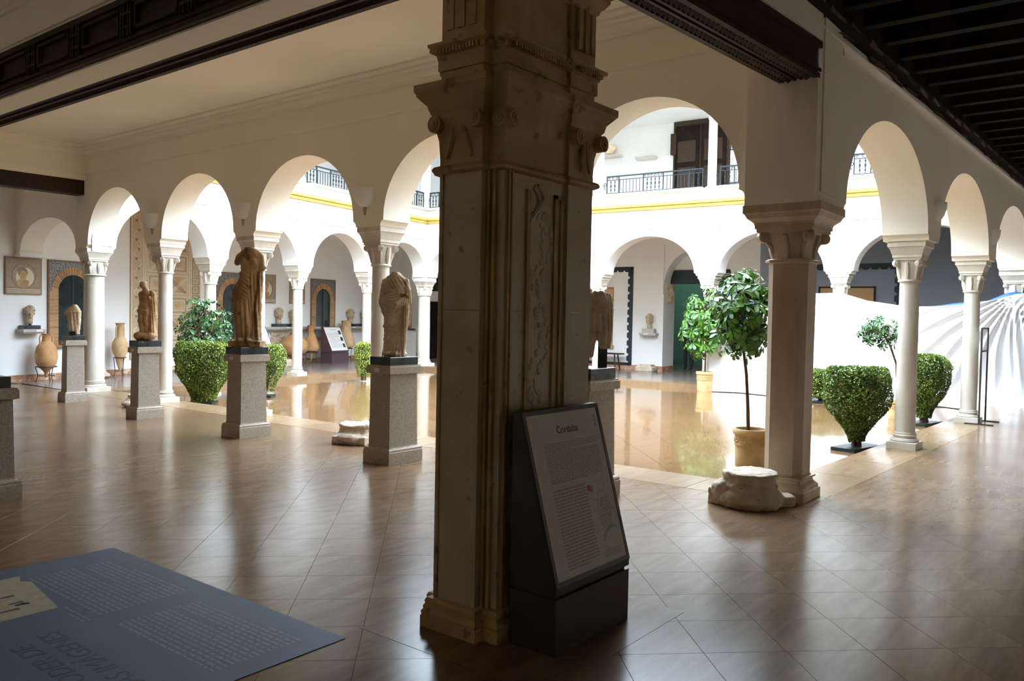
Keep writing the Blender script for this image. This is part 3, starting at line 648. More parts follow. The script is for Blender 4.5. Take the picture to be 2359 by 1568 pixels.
# ================================================================== THE SQUARE PILLAR
t = thing('square_pillar', 'big square yellow stone pillar with carved capital in the foreground', 'pillar', (-3.85, .08, 0))
ox, oy = -3.85, .08
def pb_(x0, x1, y0, y1, z0, z1, mb): mb.box(x0-ox, x1-ox, y0-oy, y1-oy, z0, z1)
def foot(e):                               # plan: core, pilaster on the left face, pilaster at the right end of the front face
    return [(-4.26-e, -.015-e), (-4.26-e, .255+e), (-4.2-e, .255+e), (-4.2-e, .30+e), (-3.47+e, .30+e), (-3.47+e, -.125-e), (-3.70-e, -.125-e), (-3.70-e, -.105-e), (-4.205-e, -.105-e), (-4.205-e, -.015-e)]
def prof(prs, mb):
    mb.rings([[(x-ox, y-oy, z) for x, y in foot(e)] for e, z in prs])
b = MB(); prof([(.045, 0), (.045, .055), (.04, .06), (.043, .075), (.038, .085), (.02, .1), (.018, .11), (.028, .115), (.03, .13), (.022, .145), (0, .15)], b); b.build('base', PILLAR, t, .5)
for i, (z0, z1) in enumerate(((.15, .86), (.8615, 1.575), (1.5765, 2.25))):
    b = MB(); prof([(0, z0), (0, z1)], b); b.build('shaft_block', PSHAFT, t)
# fillets at the corners and the framed carved field on the front face
b = MB()
pb_(-4.18, -4.165, -.118, -.1, .15, 2.25, b); pb_(-4.15, -4.14, -.114, -.1, .15, 2.25, b); pb_(-4.268, -4.255, .225, .24, .15, 2.25, b); pb_(-4.225, -4.2, -.035, -.02, .15, 2.25, b); pb_(-4.225, -4.2, -.07, -.055, .15, 2.25, b)
b.build('fillet', PILLAR, t)
b = MB()
for a0_, a1_ in ((-4.03, -4.005), (-3.80, -3.775), (-3.745, -3.73)): pb_(a0_, a1_, -.118, -.1, .9, 2.17, b)
pb_(-3.80, -3.73, -.118, -.1, 2.15, 2.17, b)
b.build('panel_frame', PILLAR, t)
b = MB(); random.seed(3)
zz = .95
while zz < 2.1:
    x = -3.9+.05*sin(zz*14); 
    for sg in (-1, 1): b.ell((x+sg*random.uniform(.015, .05)-ox, -.104-oy, zz+random.uniform(-.02, .02)), (random.uniform(.012, .03), .008, random.uniform(.012, .035)), (0, random.uniform(-1, 1), 0), 8, 5)
    zz += .035
b.tube([(-3.97-ox+.05*sin(k*.8), -.108-oy, 2.19-.035*k) for k in range(6)], .014, 6); b.tube([(-3.94-ox+.05*sin(k*.8), -.108-oy, 2.2-.03*k) for k in range(6)], .01, 6)
b.build('relief_carving', PSHAFT, t, .6)
b = MB(); prof([(0, 2.235), (.025, 2.245), (.03, 2.258), (.022, 2.272), (0, 2.28), (0, 2.31), (.005, 2.4), (.02, 2.47), (.03, 2.5), (.03, 2.53), (.042, 2.545), (.05, 2.58), (.085, 2.62), (.095, 2.632), (.095, 2.665), (.02, 2.668), (0, 2.67)], b); b.build('capital', PILLAR, t, .5)
for (x, y, an) in ((-4.285, .255, 0), (-4.285, .0, 0), (-4.225, -.10, 0), (-4.19, -.135, pi/2), (-3.69, -.17, pi/2), (-3.47, -.17, pi/2)):
    o = volute((x-ox, y-oy, 2.475), an+pi/2, .042, .05).build('volute', PILLAR, t, .6)
b = MB()
for sg, yc in ((1, .26), (-1, -.01)):
    b.tube([(-4.268-ox, yc-sg*.055-oy-sg*.04*sin(k*.35), 2.31+k*.034) for k in range(6)], [.008, .012, .016, .016, .012, .008], 6)
for sg, xc in ((1, -3.49), (-1, -3.68)):
    b.tube([(xc-sg*.05-ox-sg*.03*sin(k*.35), -.152-oy, 2.31+k*.034) for k in range(6)], [.008, .012, .016, .016, .012, .008], 6)
b.build('acanthus_stem', PILLAR, t, .6)
b = MB(); prof([(0, 2.66), (0, 2.735), (.012, 2.737), (.012, 2.81), (.02, 2.812), (.024, 2.835), (.05, 2.85), (.05, 2.865), (.01, 2.868), (0, 2.87), (0, 3.16), (.01, 3.165), (.02, 3.19), (.03, 3.195), (.055, 3.23), (.055, 3.245), (.08, 3.26), (.10, 3.30), (.10, 3.56)], b); b.build('entablature', PILLAR, t, .5)
b = MB()
for i in range(13): y = -.01+i*.021; pb_(-4.305, -4.27, y, y+.012, 2.812, 2.834, b)
for i in range(34): x = -4.19+i*.021; yy = -.152 if x < -3.71 else -.19; pb_(x, x+.012, yy, yy+.03, 2.812, 2.834, b)
b.build('dentils', PILLAR, t)
b = MB()
for y0 in (.035, .105, .175): pb_(-4.268, -4.255, y0, y0+.045, 2.93, 3.14, b)
for x0 in (-3.67, -3.61, -3.55): pb_(x0, x0+.035, -.155, -.14, 2.93, 3.14, b)
b.build('triglyph', PILLAR, t)
b = MB(); pb_(-4.1, -3.43, -.13, .34, 3.55, 3.60, b); b.build('bearing_block', PILLAR, t)

# ================================================================== PEDESTALS
def pedestal(label, x, y, H=1.02, card=True, hx=.255, hy=.2):
    t = thing('granite_pedestal', label, 'pedestal', (x, y, 0), 0, 'granite statue pedestals')
    b = MB(); b.sq([((hx, hy), 0), ((hx, hy), .125), ((hx-.005, hy-.005), .13), ((hx-.004, hy-.004), .15), ((hx-.015, hy-.015), .163), ((hx-.035, hy-.035), .168), ((hx-.037, hy-.037), .18)]); b.build('plinth', GRANTOP, t)
    b = MB(); b.sq([((hx-.04, hy-.04), .17), ((hx-.05, hy-.05), H-.085)]); b.build('shaft', GRANITE, t)
    b = MB(); b.sq([((hx-.05, hy-.05), H-.095), ((hx-.015, hy-.015), H-.085), ((hx-.015, hy-.015), H-.015), ((hx-.025, hy-.025), H-.013), ((hx-.025, hy-.025), H)]); b.build('cap', GRANTOP, t)
    if card:
        b = MB(); b.box(-hx+.012, -hx+.016, -.02, .05, H-.068, H-.03); b.build('label_card', CARD, t)
    return t
PED = {4: (-1.205, 3.755), 3: (-1.24, 6.345), 2: (-1.255, 8.8), 1: (-1.04, 11.55), 5: (-1.205, 1.34)}
pedestal('granite pedestal under the headless togate statue', *PED[4], hx=.242, hy=.195)
pedestal('granite pedestal under the tall draped brown statue', *PED[3], hx=.225, hy=.195)
pedestal('granite pedestal under the standing nude with drapery, second from left', *PED[2], hx=.198, hy=.155)
pedestal('granite pedestal under the small cloaked torso, farthest left', *PED[1], hx=.185, hy=.14)
pedestal('granite pedestal half hidden by the square pillar, under the cuirassed torso', *PED[5])
pedestal('dark granite pedestal cut off by the left picture edge', -4.76, 4.81, H=.9, card=False, hx=.28, hy=.21)
def slab(label, x, y, z, hx, hy, h):
    b = MB(); b.sq([((hx, hy), 0), ((hx, hy), h-.004), ((hx-.004, hy-.004), h)]); o = b.build('black_stone_slab', BLACK); o.location = (x, y, z); return tag(o, label, 'slab', 'black slabs under statues')
slab('black stone slab under the headless togate statue', *PED[4], 1.02, .2, .15, .085)
slab('black stone slab under the tall draped brown statue', *PED[3], 1.02, .195, .16, .09)
slab('black stone slab under the standing nude with drapery', *PED[2], 1.02, .17, .13, .085)
slab('black stone slab under the small cloaked torso', *PED[1], 1.02, .145, .11, .075)
slab('black stone slab under the cuirassed torso beside the square pillar', PED[5][0], PED[5][1], 1.02, .2, .16, .1)
slab('black stone slab on the pedestal cut off by the left edge', -4.76, 4.81, .9, .215, .16, .09)
# ================================================================== STATUES
def loftz(mb, rs, n=36):       # rs: (z, cx, cy, rx, ry)
    mb.rings([[(cx+rx*cos(2*pi*j/n), cy+ry*sin(2*pi*j/n), z) for j in range(n)] for z, cx, cy, rx, ry in rs])
def folds(me, fs):
    c = get_co(me); n = get_no(me); d = np.zeros(len(c))
    for f in fs: d += f(c, n)
    set_co(me, c+n*d[:, None])
def ridge(ph, p=.8): return np.abs(np.sin(ph))**p - .6
def put(me, name, m, loc, rz, label, cat='statue', parts=()):
    o = mkobj(name, me, m, None, 4.0); o.location = loc; o.rotation_euler = (0, 0, rz); tag(o, label, cat); return o
def face(deg): return math.radians(deg+90)       # statue looks towards this compass angle
# -- togate figure without head
b = MB()
loftz(b, [(0, 0, 0, .17, .13), (.03, 0, 0, .172, .132), (.06, 0, .0, .15, .115), (.12, -.005, 0, .142, .11), (.25, -.01, 0, .135, .105), (.38, -.01, 0, .14, .105), (.5, -.005, 0, .148, .108), (.62, 0, 0, .155, .108), (.72, .0, 0, .162, .104), (.79, 0, .005, .158, .095), (.835, 0, .01, .12, .08), (.86, .0, .01, .075, .065), (.885, 0, .01, .055, .055)])
b.cap((-.135, 0, .765), (-.165, -.01, .56), .055, .06); b.cap((-.165, -.01, .56), (-.12, -.06, .45), .05, .04)
b.cap((.14, 0, .77), (.175, -.005, .58), .055, .055); b.cap((.175, -.005, .58), (.075, -.125, .545), .05, .03)
b.ell((.055, -.14, .545), (.032, .03, .026)); 
loftz(b, [(.05, .12, -.04, .035, .045), (.2, .135, -.045, .04, .05), (.4, .155, -.04, .042, .055), (.52, .165, -.03, .045, .06), (.57, .165, -.02, .03, .05)], 16)
b.ell((-.055, -.115, .03), (.035, .06, .028)); b.ell((.06, -.115, .03), (.035, .06, .028))
b.v = [(v[0]*.80, v[1]*.9, v[2]) for v in b.v]
me = remesh(b, .0075, 'togate_statue')
def f1(c, n):
    x, y, z = c[:, 0], c[:, 1], c[:, 2]; fr = smoothstep(.03, -.05, y)
    m1 = smoothstep(.36, .44, z)*smoothstep(.72, .62, z)*smoothstep(.13, .05, x); u = ridge((z-.9*(x+.03)**2*6+.0)*105)*.0075*m1
    m2 = smoothstep(.10, .16, z)*smoothstep(.40, .30, z)*smoothstep(.09, .03, x); g = ridge((z*1.0-x*.95)*72)*.008*m2
    m3 = smoothstep(.68, .74, z)*smoothstep(.85, .8, z); h = ridge((x*.9+z*.6)*85)*.006*m3
    m4 = smoothstep(.16, .08, z); k = ridge(x*95)*.009*m4
    m5 = smoothstep(.06, .12, x)*smoothstep(.05, .1, z)*smoothstep(.8, .6, z); q = ridge((x*1.0+y*.8)*120+z*4)*.009*m5
    band = np.exp(-((z-.47-x*1.35)/.02)**2)*.012*smoothstep(.02, -.02, y)
    return (u+g+h+k)*fr*1.5+q*1.2+band-.004
folds(me, [f1]); jitter(me, .004, 25)
put(me, 'togate_statue', STATUE_TAN, (PED[4][0]+.0, PED[4][1], 1.109), face(212), 'headless marble statue in a toga, one hand at its waist')
# -- tall draped figure
b = MB()
b.box(-.2, .2, -.13, .13, 0, .075)
loftz(b, [(.06, .0, 0, .165, .115), (.12, .0, 0, .145, .115), (.25, -.025, 0, .12, .105), (.42, -.045, 0, .135, .11), (.6, -.045, 0, .15, .115), (.74, -.02, 0, .142, .112), (.85, .01, 0, .115, .098), (.93, .025, 0, .108, .09), (1.02, .035, 0, .128, .092), (1.12, .04, 0, .15, .085), (1.18, .035, 0, .13, .07), (1.215, .03, 0, .075, .06), (1.235, .02, 0, .05, .05)])
b.ell((-.02, -.065, 1.05), (.05, .04, .05)); b.ell((.085, -.06, 1.05), (.05, .04, .05))
b.cap((-.1, 0, 1.12), (-.135, .01, 1.04), .05, .045); b.cap((.15, 0, 1.12), (.175, .01, .98), .05, .042)
loftz(b, [(.08, .13, .01, .05, .075), (.4, .125, .02, .035, .07), (.7, .15, .02, .035, .065), (.95, .155, .02, .035, .05), (1.0, .155, .02, .02, .03)], 16)
b.ell((-.05, -.12, .09), (.035, .06, .03)); b.ell((.055, -.12, .09), (.035, .055, .03))
me = remesh(b, .009, 'draped_statue')
def f2(c, n):
    x, y, z = c[:, 0], c[:, 1], c[:, 2]; fr = smoothstep(.06, -.03, y)
    m1 = smoothstep(.52, .62, z)*smoothstep(.95, .85, z)*smoothstep(.07, -.01, x); u = ridge((z+.9*x-2.2*(x+.05)**2)*62)*.011*m1
    m2 = smoothstep(.08, .14, z)*smoothstep(.62, .5, z); g = ridge((x+.06*(z-.3))*58)*.015*m2
    m3 = smoothstep(.02, .07, x)*smoothstep(.1, .2, z)*smoothstep(.95, .85, z); h = ridge(x*75+z*3)*.014*m3
    hem = np.exp(-((z-.93-.25*x)/.016)**2)*.012
    return (u+g+h)*fr*1.5+ridge(x*60+y*45)*.012*m2*(1-fr)+hem*1.4-.004
folds(me, [f2]); jitter(me, .006, 16)
put(me, 'draped_statue', STATUE_BRN, (PED[3][0], PED[3][1], 1.11), face(218), 'tall headless draped statue of reddish brown marble, bare torso')
# -- nude leaning figure with head
b = MB()
b.ell((0, 0, .045), (.15, .12, .06)); b.ell((-.06, -.02, .05), (.1, .09, .07)); b.ell((.09, .0, .06), (.07, .08, .06))
b.cap((-.02, -.02, .08), (-.045, -.03, .26), .038, .048); b.cap((-.045, -.03, .26), (-.03, .0, .44), .052, .07)
b.cap((.03, .0, .08), (.03, -.02, .26), .036, .046); b.cap((.03, -.02, .26), (.02, .0, .44), .05, .07)
loftz(b, [(.38, -.01, 0, .09, .07), (.45, -.01, 0, .092, .07), (.52, 0, 0, .075, .06), (.6, .008, 0, .088, .066), (.66, .01, 0, .098, .064), (.69, .01, 0, .07, .05), (.72, .005, 0, .034, .034), (.745, 0, 0, .03, .03)])
b.ell((-.03, -.01, .775), (.042, .05, .055), (0, -.2, 0)); b.ell((-.035, .0, .795), (.05, .055, .045)); b.ell((-.062, -.035, .77), (.012, .016, .012))
b.cap((-.08, 0, .655), (-.085, .02, .53), .033, .03); b.cap((-.085, .02, .53), (-.055, -.05, .46), .026, .024)
b.cap((.105, 0, .66), (.12, .01, .56), .034, .03); b.cap((.12, .01, .56), (.10, -.06, .60), .028, .022)
loftz(b, [(.06, .11, .02, .05, .06), (.2, .1, .02, .04, .055), (.4, .095, .02, .05, .05), (.55, .11, .01, .055, .05), (.66, .1, .01, .05, .045), (.7, .09, .01, .03, .03)], 16)
b.cap((-.07, -.05, .41), (.06, -.06, .40), .03, .025)
me = remesh(b, .007, 'nude_statue')
def f3(c, n):
    x, y, z = c[:, 0], c[:, 1], c[:, 2]
    m = smoothstep(.05, .09, x)*smoothstep(.07, .13, z)*smoothstep(.68, .6, z); m2 = smoothstep(.33, .37, z)*smoothstep(.47, .43, z)
    return ridge((x+.5*y)*95+z*6)*.009*m+ridge((z+.3*x)*100)*.006*m2
folds(me, [f3]); jitter(me, .005, 20)
put(me, 'nude_statue', STATUE_ORG, (PED[2][0], PED[2][1], 1.117), face(205), 'small orange-brown marble figure with a head, drapery falling at its side')
# -- small cloaked torso
b = MB()
loftz(b, [(.05, .0, 0, .075, .06), (.12, 0, 0, .09, .07), (.25, 0, 0, .095, .07), (.36, 0, 0, .11, .07), (.42, .0, 0, .10, .06), (.46, .02, 0, .06, .045), (.49, .025, 0, .03, .03)])
loftz(b, [(.0, .07, .0, .035, .04), (.2, .075, .0, .04, .05), (.38, .08, .0, .045, .05), (.43, .07, 0, .03, .035)], 14)
b.cap((-.1, 0, .38), (-.12, 0, .33), .035, .03)
me = remesh(b, .007, 'cloaked_torso')
folds(me, [lambda c, n: ridge((c[:, 0]+.06*c[:, 2])*62)*.012*smoothstep(.40, .34, c[:, 2]) + np.exp(-((c[:, 2]-.36-.1*c[:, 0])/.012)**2)*.008]); jitter(me, .004, 25)
put(me, 'cloaked_torso', STATUE_TAN, (PED[1][0], PED[1][1], 1.115), face(215), 'small headless cloaked torso farthest left', 'statue')
b = MB().box(-.035, .035, -.03, .03, 0, .12); o = b.build('support_post', BLACK, bpy.data.objects['cloaked_torso']); o.location = (-.01, 0, -.02)
# -- cuirassed torso
b = MB()
loftz(b, [(.02, -.085, 0, .045, .045), (.1, -.085, 0, .06, .055), (.2, -.075, 0, .075, .07), (.3, -.06, 0, .08, .075)], 20)
loftz(b, [(.09, .07, 0, .04, .05), (.16, .07, 0, .065, .07), (.3, .055, 0, .085, .08)], 20)
loftz(b, [(.25, 0, 0, .145, .085), (.33, 0, 0, .15, .09), (.40, 0, 0, .132, .085), (.46, 0, 0, .128, .085), (.52, 0, 0, .125, .08), (.56, .01, 0, .1, .06), (.58, .02, 0, .06, .045)])
b.cap((-.12, 0, .52), (-.135, 0, .46), .035, .03)
loftz(b, [(.1, .115, .02, .04, .05), (.3, .14, .02, .04, .06), (.5, .125, .02, .04, .05), (.56, .1, .01, .03, .03)], 14)
b.v = [(v[0]*.76, v[1]*.9, v[2]*1.02) for v in b.v]
me = remesh(b, .006, 'cuirassed_torso')
folds(me, [lambda c, n: ridge(c[:, 0]*70)*.014*smoothstep(.16, .24, c[:, 2])*smoothstep(.42, .36, c[:, 2]) + ridge((c[:, 0]+c[:, 1])*75)*.014*smoothstep(.05, .10, c[:, 0])+ridge((c[:, 2]*.8+c[:, 0])*60)*.008*smoothstep(.44, .48, c[:, 2]) + np.exp(-((c[:, 2]-.435)/.008)**2)*.006]); jitter(me, .004, 25)
ct = put(me, 'cuirassed_torso', STATUE_GRY, (PED[5][0]+.045, PED[5][1]-.06, 1.19), face(213), 'headless torso with belted tunic and broken legs, right of the square pillar')
b = MB().box(.01, .09, .0, .07, -.069, .2); b.build('support_post', BLACK, ct)
# -- relief figure in the far corner
b = MB(); b.box(-.26, .26, -.02, .12, 0, 1.35)
loftz(b, [(.02, 0, 0, .17, .1), (.4, 0, 0, .14, .09), (.8, 0, 0, .15, .09), (1.05, 0, 0, .16, .09), (1.15, 0, 0, .08, .06), (1.2, 0, 0, .05, .05)]); b.ell((0, -.01, 1.26), (.06, .07, .08))
b.cap((.15, -.02, 1.05), (.17, -.05, .8), .05, .04); b.cap((.17, -.05, .8), (.02, -.11, .82), .04, .03); b.cap((-.15, -.02, 1.05), (-.16, -.04, .75), .05, .04)
me = remesh(b, .018, 'relief_figure'); folds(me, [lambda c, n: ridge(c[:, 0]*50+c[:, 2]*8)*.02*smoothstep(-.01, -.05, c[:, 1])*smoothstep(1.1, 1.0, c[:, 2])])
cx, cy = 13.2, 17.9
def dep_pt(px, py, d):
    q = CAM+(_F+_R*(px-1179.5)/FPX-_U*(py-784)/FPX)*d; return q
put(me, 'relief_figure', STATUE_BRN, (12.60, 17.75, 1.07), face(228), 'carved brown relief of a draped figure in the far corner gallery', 'relief')
t = thing('masonry_plinth', 'plain grey plinth under the relief in the far corner gallery', 'plinth', (12.60, 17.75, 0), face(228))
b = MB(); b.box(-.4, .4, -.25, .25, 0, .98); b.build('body', SILL, t); b = MB(); b.box(-.42, .42, -.27, .27, .98, 1.0); b.build('top', SILL, t); b = MB(); b.box(-.38, .38, -.22, .22, 1.0, 1.07); b.build('dark_slab', BLACK, t)

# ================================================================== HEADS, SHELVES, JARS
def head_mesh(seed, hair=1.0, broken=False, beard=False):
    r = random.Random(seed); b = MB()
    b.ell((0, .01, .25), (.085, .105, .11)); b.ell((0, -.03, .19), (.066, .07, .085)); b.ell((0, -.062, .135), (.035, .03, .03))
    b.cap((0, .01, .13), (0, .02, .02), .055, .06, 14)
    if not broken: b.ell((0, -.108, .2), (.014, .02, .03), (.25, 0, 0), 10, 6)
    for s in (-1, 1):
        b.ell((s*.085, .015, .205), (.012, .025, .032), None, 10, 6); b.ell((s*.034, -.083, .232), (.03, .014, .009), None, 10, 6); b.ell((s*.03, -.085, .213), (.016, .012, .009), None, 10, 6)
    b.ell((0, -.093, .16), (.024, .012, .006), None, 10, 6); b.ell((0, -.09, .148), (.02, .012, .007), None, 10, 6)
    for i in range(int(46*hair)):
        th = r.uniform(0, 2*pi); ph = r.uniform(.15, 1.5)
        x, y, z = .088*cos(th)*cos(ph), .01+.108*sin(th)*cos(ph), .255+.112*sin(ph)
        if y < -.055 and z < .31: continue
        b.ell((x, y, z), (.022, .022, .018), None, 8, 5)
    if beard:
        for i in range(20): b.ell((r.uniform(-.05, .05), -.06+r.uniform(-.02, .02), r.uniform(.09, .14)), (.018, .018, .02), None, 8, 5)
    me = remesh(b, .0075, 'head'); jitter(me, .003, 30, seed); return me
def head_thing(name, label, fr, s, o, z, sc_, seed, turn=0., base=(.12, .1, .07), m=HEADSTONE, **k):
    v = vside(fr); t = thing(name, label, 'sculpted head', fr(s, o, z), fr.ang+(0 if v < 0 else pi))
    b = MB(); b.sq([((base[0], base[1]), 0), ((base[0], base[1]), base[2])]); b.build('base_block', k.pop('bm', BLACK), t)
    if k.pop('stem', False): bb = MB(); bb.lathe([(.03, base[2]-.005), (.03, base[2]+.06)], 10); bb.build('stem', BLACK, t); dz = .05
    else: dz = 0
    o_ = mkobj('head', head_mesh(seed, **k), m, t, 4.0); o_.location = (0, 0, base[2]-.01+dz); o_.scale = (sc_,)*3; o_.rotation_euler = (0, 0, turn)
    return t
def shelf(label, fr, s0, s1, z, dpt=.26, th=.09, card=None):
    v = vside(fr); t = thing('wall_shelf', label, 'shelf', fr((s0+s1)/2, 0, z), fr.ang)
    h = (s1-s0)/2; b = MB(); b.sq([((h-.03, dpt/2-.03), -th), ((h-.0, dpt/2), -th*.62), ((h, dpt/2), 0)], c=(0, v*dpt/2)); b.build('slab', SILL, t)
    for cs in (card or []):
        q = MB(); q.box(cs-.07, cs+.07, v*dpt, v*(dpt+.004), -.05, -.008); q.build('label_card', CARD, t)
    return t
shelf('grey stone wall shelf carrying a single head, far left wall', fQ, -.03, .47, 1.09, card=[.1])
head_thing('portrait_head', 'curly stone head on a black block, far left wall shelf', fQ, .2, .13, 1.09, 1.0, 1, turn=-.5, base=(.17, .1, .08), stem=True)
shelf('long grey wall shelf carrying two heads, above the round jar', fQ, 7.1, 9.9, 1.11, card=[-.35, .1, .8])
head_thing('portrait_head', 'large pale stone head left on the long shelf', fQ, 7.9, .13, 1.11, 1.28, 2, turn=-.4, base=(.22, .1, .09))
head_thing('portrait_head', 'smaller pale stone head right on the long shelf', fQ, 8.5, .13, 1.11, 1.12, 3, turn=-.4, base=(.2, .1, .09), beard=True)
shelf('grey wall shelf right of the third brick window', fQ, 11.1, 13.4, 1.11, card=[-.8])
head_thing('portrait_head', 'round stone head directly above the tallest jar', fQ, 11.42, .13, 1.11, 1.35, 4, turn=-.4, base=(.22, .1, .09))
head_thing('portrait_head', 'stone head partly behind the white column, right end of the wall shelf', fQ, 12.15, .13, 1.11, 1.2, 5, turn=-.2, base=(.22, .1, .09))
shelf('small grey wall shelf under the head beside the arched opening', fCO, 9.23, 9.76, 1.13, .24, card=[.05])
head_thing('portrait_head', 'veiled stone head on a stone block beside the arched opening', fCO, 9.49, .12, 1.13, 1.2, 6, base=(.19, .09, .13), bm=SILL, hair=1.3)
head_thing('portrait_head', 'bearded stone mask fixed to the jamb of the arched opening', fCO, 9.05, -.35, 2.05, 1.35, 7, turn=1.2, base=(.04, .04, .03), bm=SILL, beard=True, hair=1.5)
def jar(label, fr, s, o, z0, prof, m, hand=True, stand=None, rz=0., name='amphora', hz=(.0, .0), hr=.0):
    p = fr(s, o, 0); t = thing(name, label, 'jar', (p[0], p[1], 0), rz)
    b = MB(); b.lathe([(r, z+z0) for r, z in prof], 28); b.build('body', m, t, .7)
    H = prof[-1][1]
    if hand:
        for sg in (-1, 1):
            q = MB(); q.tube([(sg*hr*.45, 0, z0+hz[1]), (sg*hr*.9, 0, z0+hz[1]+.01), (sg*hr*1.05, 0, z0+hz[1]-.05), (sg*hr, 0, z0+(hz[0]+hz[1])/2), (sg*hr*1.0, 0, z0+hz[0]+.02), (sg*hr*.95, 0, z0+hz[0]-.02)], .017, 8); q.build('handle', m, t, .8)
    if stand:
        zr, rr = stand
        st = MB(); st.tube([(rr*cos(a), rr*sin(a), zr) for a in np.linspace(0, 2*pi, 25)], .009, 6); st.tube([(rr*.75*cos(a), rr*.75*sin(a), .12) for a in np.linspace(0, 2*pi, 25)], .006, 6); st.build('stand_ring', DIRON, t)
        for k in range(3):
            a = k*2*pi/3+.5; q = MB(); q.tube([(rr*cos(a), rr*sin(a), zr), (rr*.78*cos(a), rr*.78*sin(a), .14), (rr*.8*cos(a), rr*.8*sin(a), .08), (rr*1.0*cos(a), rr*1.0*sin(a), 0)], .008, 6); q.build('stand_leg', DIRON, t)
    return t
jar('rounded two-handled amphora on an iron stand, far left wall', fQ, .36, .42, .02, [(.015, .06), (.025, .08), (.03, .14), (.06, .2), (.14, .27), (.195, .36), (.215, .48), (.21, .6), (.185, .7), (.13, .78), (.085, .82), (.08, .92), (.095, .97), (.11, .98), (.09, .985)], TERRA, True, (.31, .2), .3, hz=(.74, .94), hr=.15)
jar('long slender amphora on an iron stand, left of the big mosaic', fQ, 2.22, .36, .02, [(.012, .08), (.02, .1), (.05, .2), (.085, .32), (.105, .42), (.16, .52), (.178, .62), (.17, .74), (.12, .84), (.07, .9), (.065, 1.1), (.1, 1.19), (.12, 1.2), (.095, 1.205)], TERRAP, True, (.43, .13), .2, hz=(.8, 1.12), hr=.1)
jar('pot-bellied terracotta jar under the long shelf', fQ, 8.1, .52, .02, [(.02, .06), (.04, .08), (.09, .16), (.28, .28), (.40, .42), (.43, .55), (.38, .68), (.25, .79), (.14, .84), (.11, .87), (.12, .92), (.15, .93), (.12, .935)], TERRA, False, (.3, .3), 0, name='storage_jar')
jar('conical terracotta amphora in front of the third brick window', fQ, 9.02, .42, .02, [(.012, .05), (.02, .07), (.045, .2), (.06, .32), (.21, .37), (.235, .44), (.225, .54), (.17, .72), (.12, .84), (.085, .92), (.09, 1.04), (.12, 1.13), (.14, 1.14), (.1, 1.145)], TERRA, True, (.33, .2), .3, hz=(.85, 1.05), hr=.11)
jar('tallest pale amphora on an iron stand beside the far information panel', fQ, 10.87, .36, .02, [(.012, .1), (.02, .12), (.05, .25), (.085, .38), (.24, .43), (.29, .52), (.285, .62), (.23, .8), (.18, .95), (.15, 1.08), (.15, 1.2), (.17, 1.27), (.18, 1.28), (.15, 1.285)], TERRAP, True, (.4, .22), .3, hz=(1.05, 1.22), hr=.17)
# ---- stones lying about
def stone(label, mk, loc, rz, vox=.012, j=(.02, 8), m=ROUGHSTONE, name='column_base_stone', cat='stone'):
    b = MB(); mk(b); me = remesh(b, vox, name); jitter(me, j[0], j[1], loc[0]*3); c = get_co(me); c[:, 2] = np.maximum(c[:, 2], .0); set_co(me, c)
    o = mkobj(name, me, m, None, 4.0); o.location = loc; o.rotation_euler = (0, 0, rz); return tag(o, label, cat, 'stone fragments on the floor')
def cb(b):
    b.lathe([(.255, 0), (.28, .05), (.28, .085), (.258, .12), (.235, .135), (.228, .15), (.238, .165), (.23, .185), (.214, .2), (.21, .225), (.226, .24), (.229, .27), (.22, .285), (.21, .285)], 48)
    b.prism([(.02, -.2), (.18, -.33), (.31, -.22), (.2, .0)], 0, .085); b.prism([(-.22, .08), (-.17, .29), (.04, .3), (.1, .2)], 0, .13); b.ell((-.15, .18, .13), (.09, .09, .09))
stone('broken pale column base lying beside the near corner column', cb, (-.55, .12, 0), 0.0, .008, (.012, 10))
def cb2(b):
    b.ell((0, 0, .07), (.32, .27, .1), None, 24, 12); b.box(-.26, .25, -.22, .22, 0, .1); b.lathe([(.2, .1), (.22, .13), (.22, .16), (.195, .175), (.215, .19), (.22, .215), (.2, .235)], 32)
stone('round pale column base on the floor behind the togate statue', cb2, (-.62, 4.98, 0), .4, .012, (.02, 7))
def cb3(b): b.ell((0, 0, .05), (.3, .25, .08), None, 24, 12); b.lathe([(.2, .08), (.21, .12), (.17, .15), (.18, .19), (.16, .2)], 28)
stone('low column base stone left of the second pedestal', cb3, (-.60, 10.2, 0), .2)
def blk(b): b.box(-.28, .28, -.18, .18, 0, .13); b.box(-.22, .22, -.15, .15, .1, .2)
stone('squared stone fragment on the floor under the embedded stone relief', blk, fQ(7.35, .75, 0), fQ.ang, .015, (.015, 6))
stone('squared stone fragment below the head by the arched opening', blk, fCO(9.5, .25, 0), fCO.ang, .015, (.015, 6))
stone('stone fragment by the wall right of the tallest amphora', blk, fQ(11.9, .35, 0), fQ.ang, .015, (.015, 6))
stone('pale stone fragment by the wall behind the thick left column', cb3, fQ(1.62, .35, 0), 0, .015, (.015, 6))
# embedded relief below the long shelf
t = thing('stone_relief_panel', 'rough carved stone relief set in the wall under the long shelf', 'relief', fQ(8.12, 0, .45), fQ.ang); v = vside(fQ)
b = MB(); b.box(-.44, .44, 0, v*.03, 0, .51); b.build('slab', ROUGHSTONE, t); b = MB(); r_ = random.Random(5)
for i in range(34): b.ell((r_.uniform(-.4, .4), v*.035, r_.uniform(.05, .46)), (r_.uniform(.03, .08), .03, r_.uniform(.03, .07)), None, 10, 6)
b.build('carving', STATUE_GRY, t, 1.5)

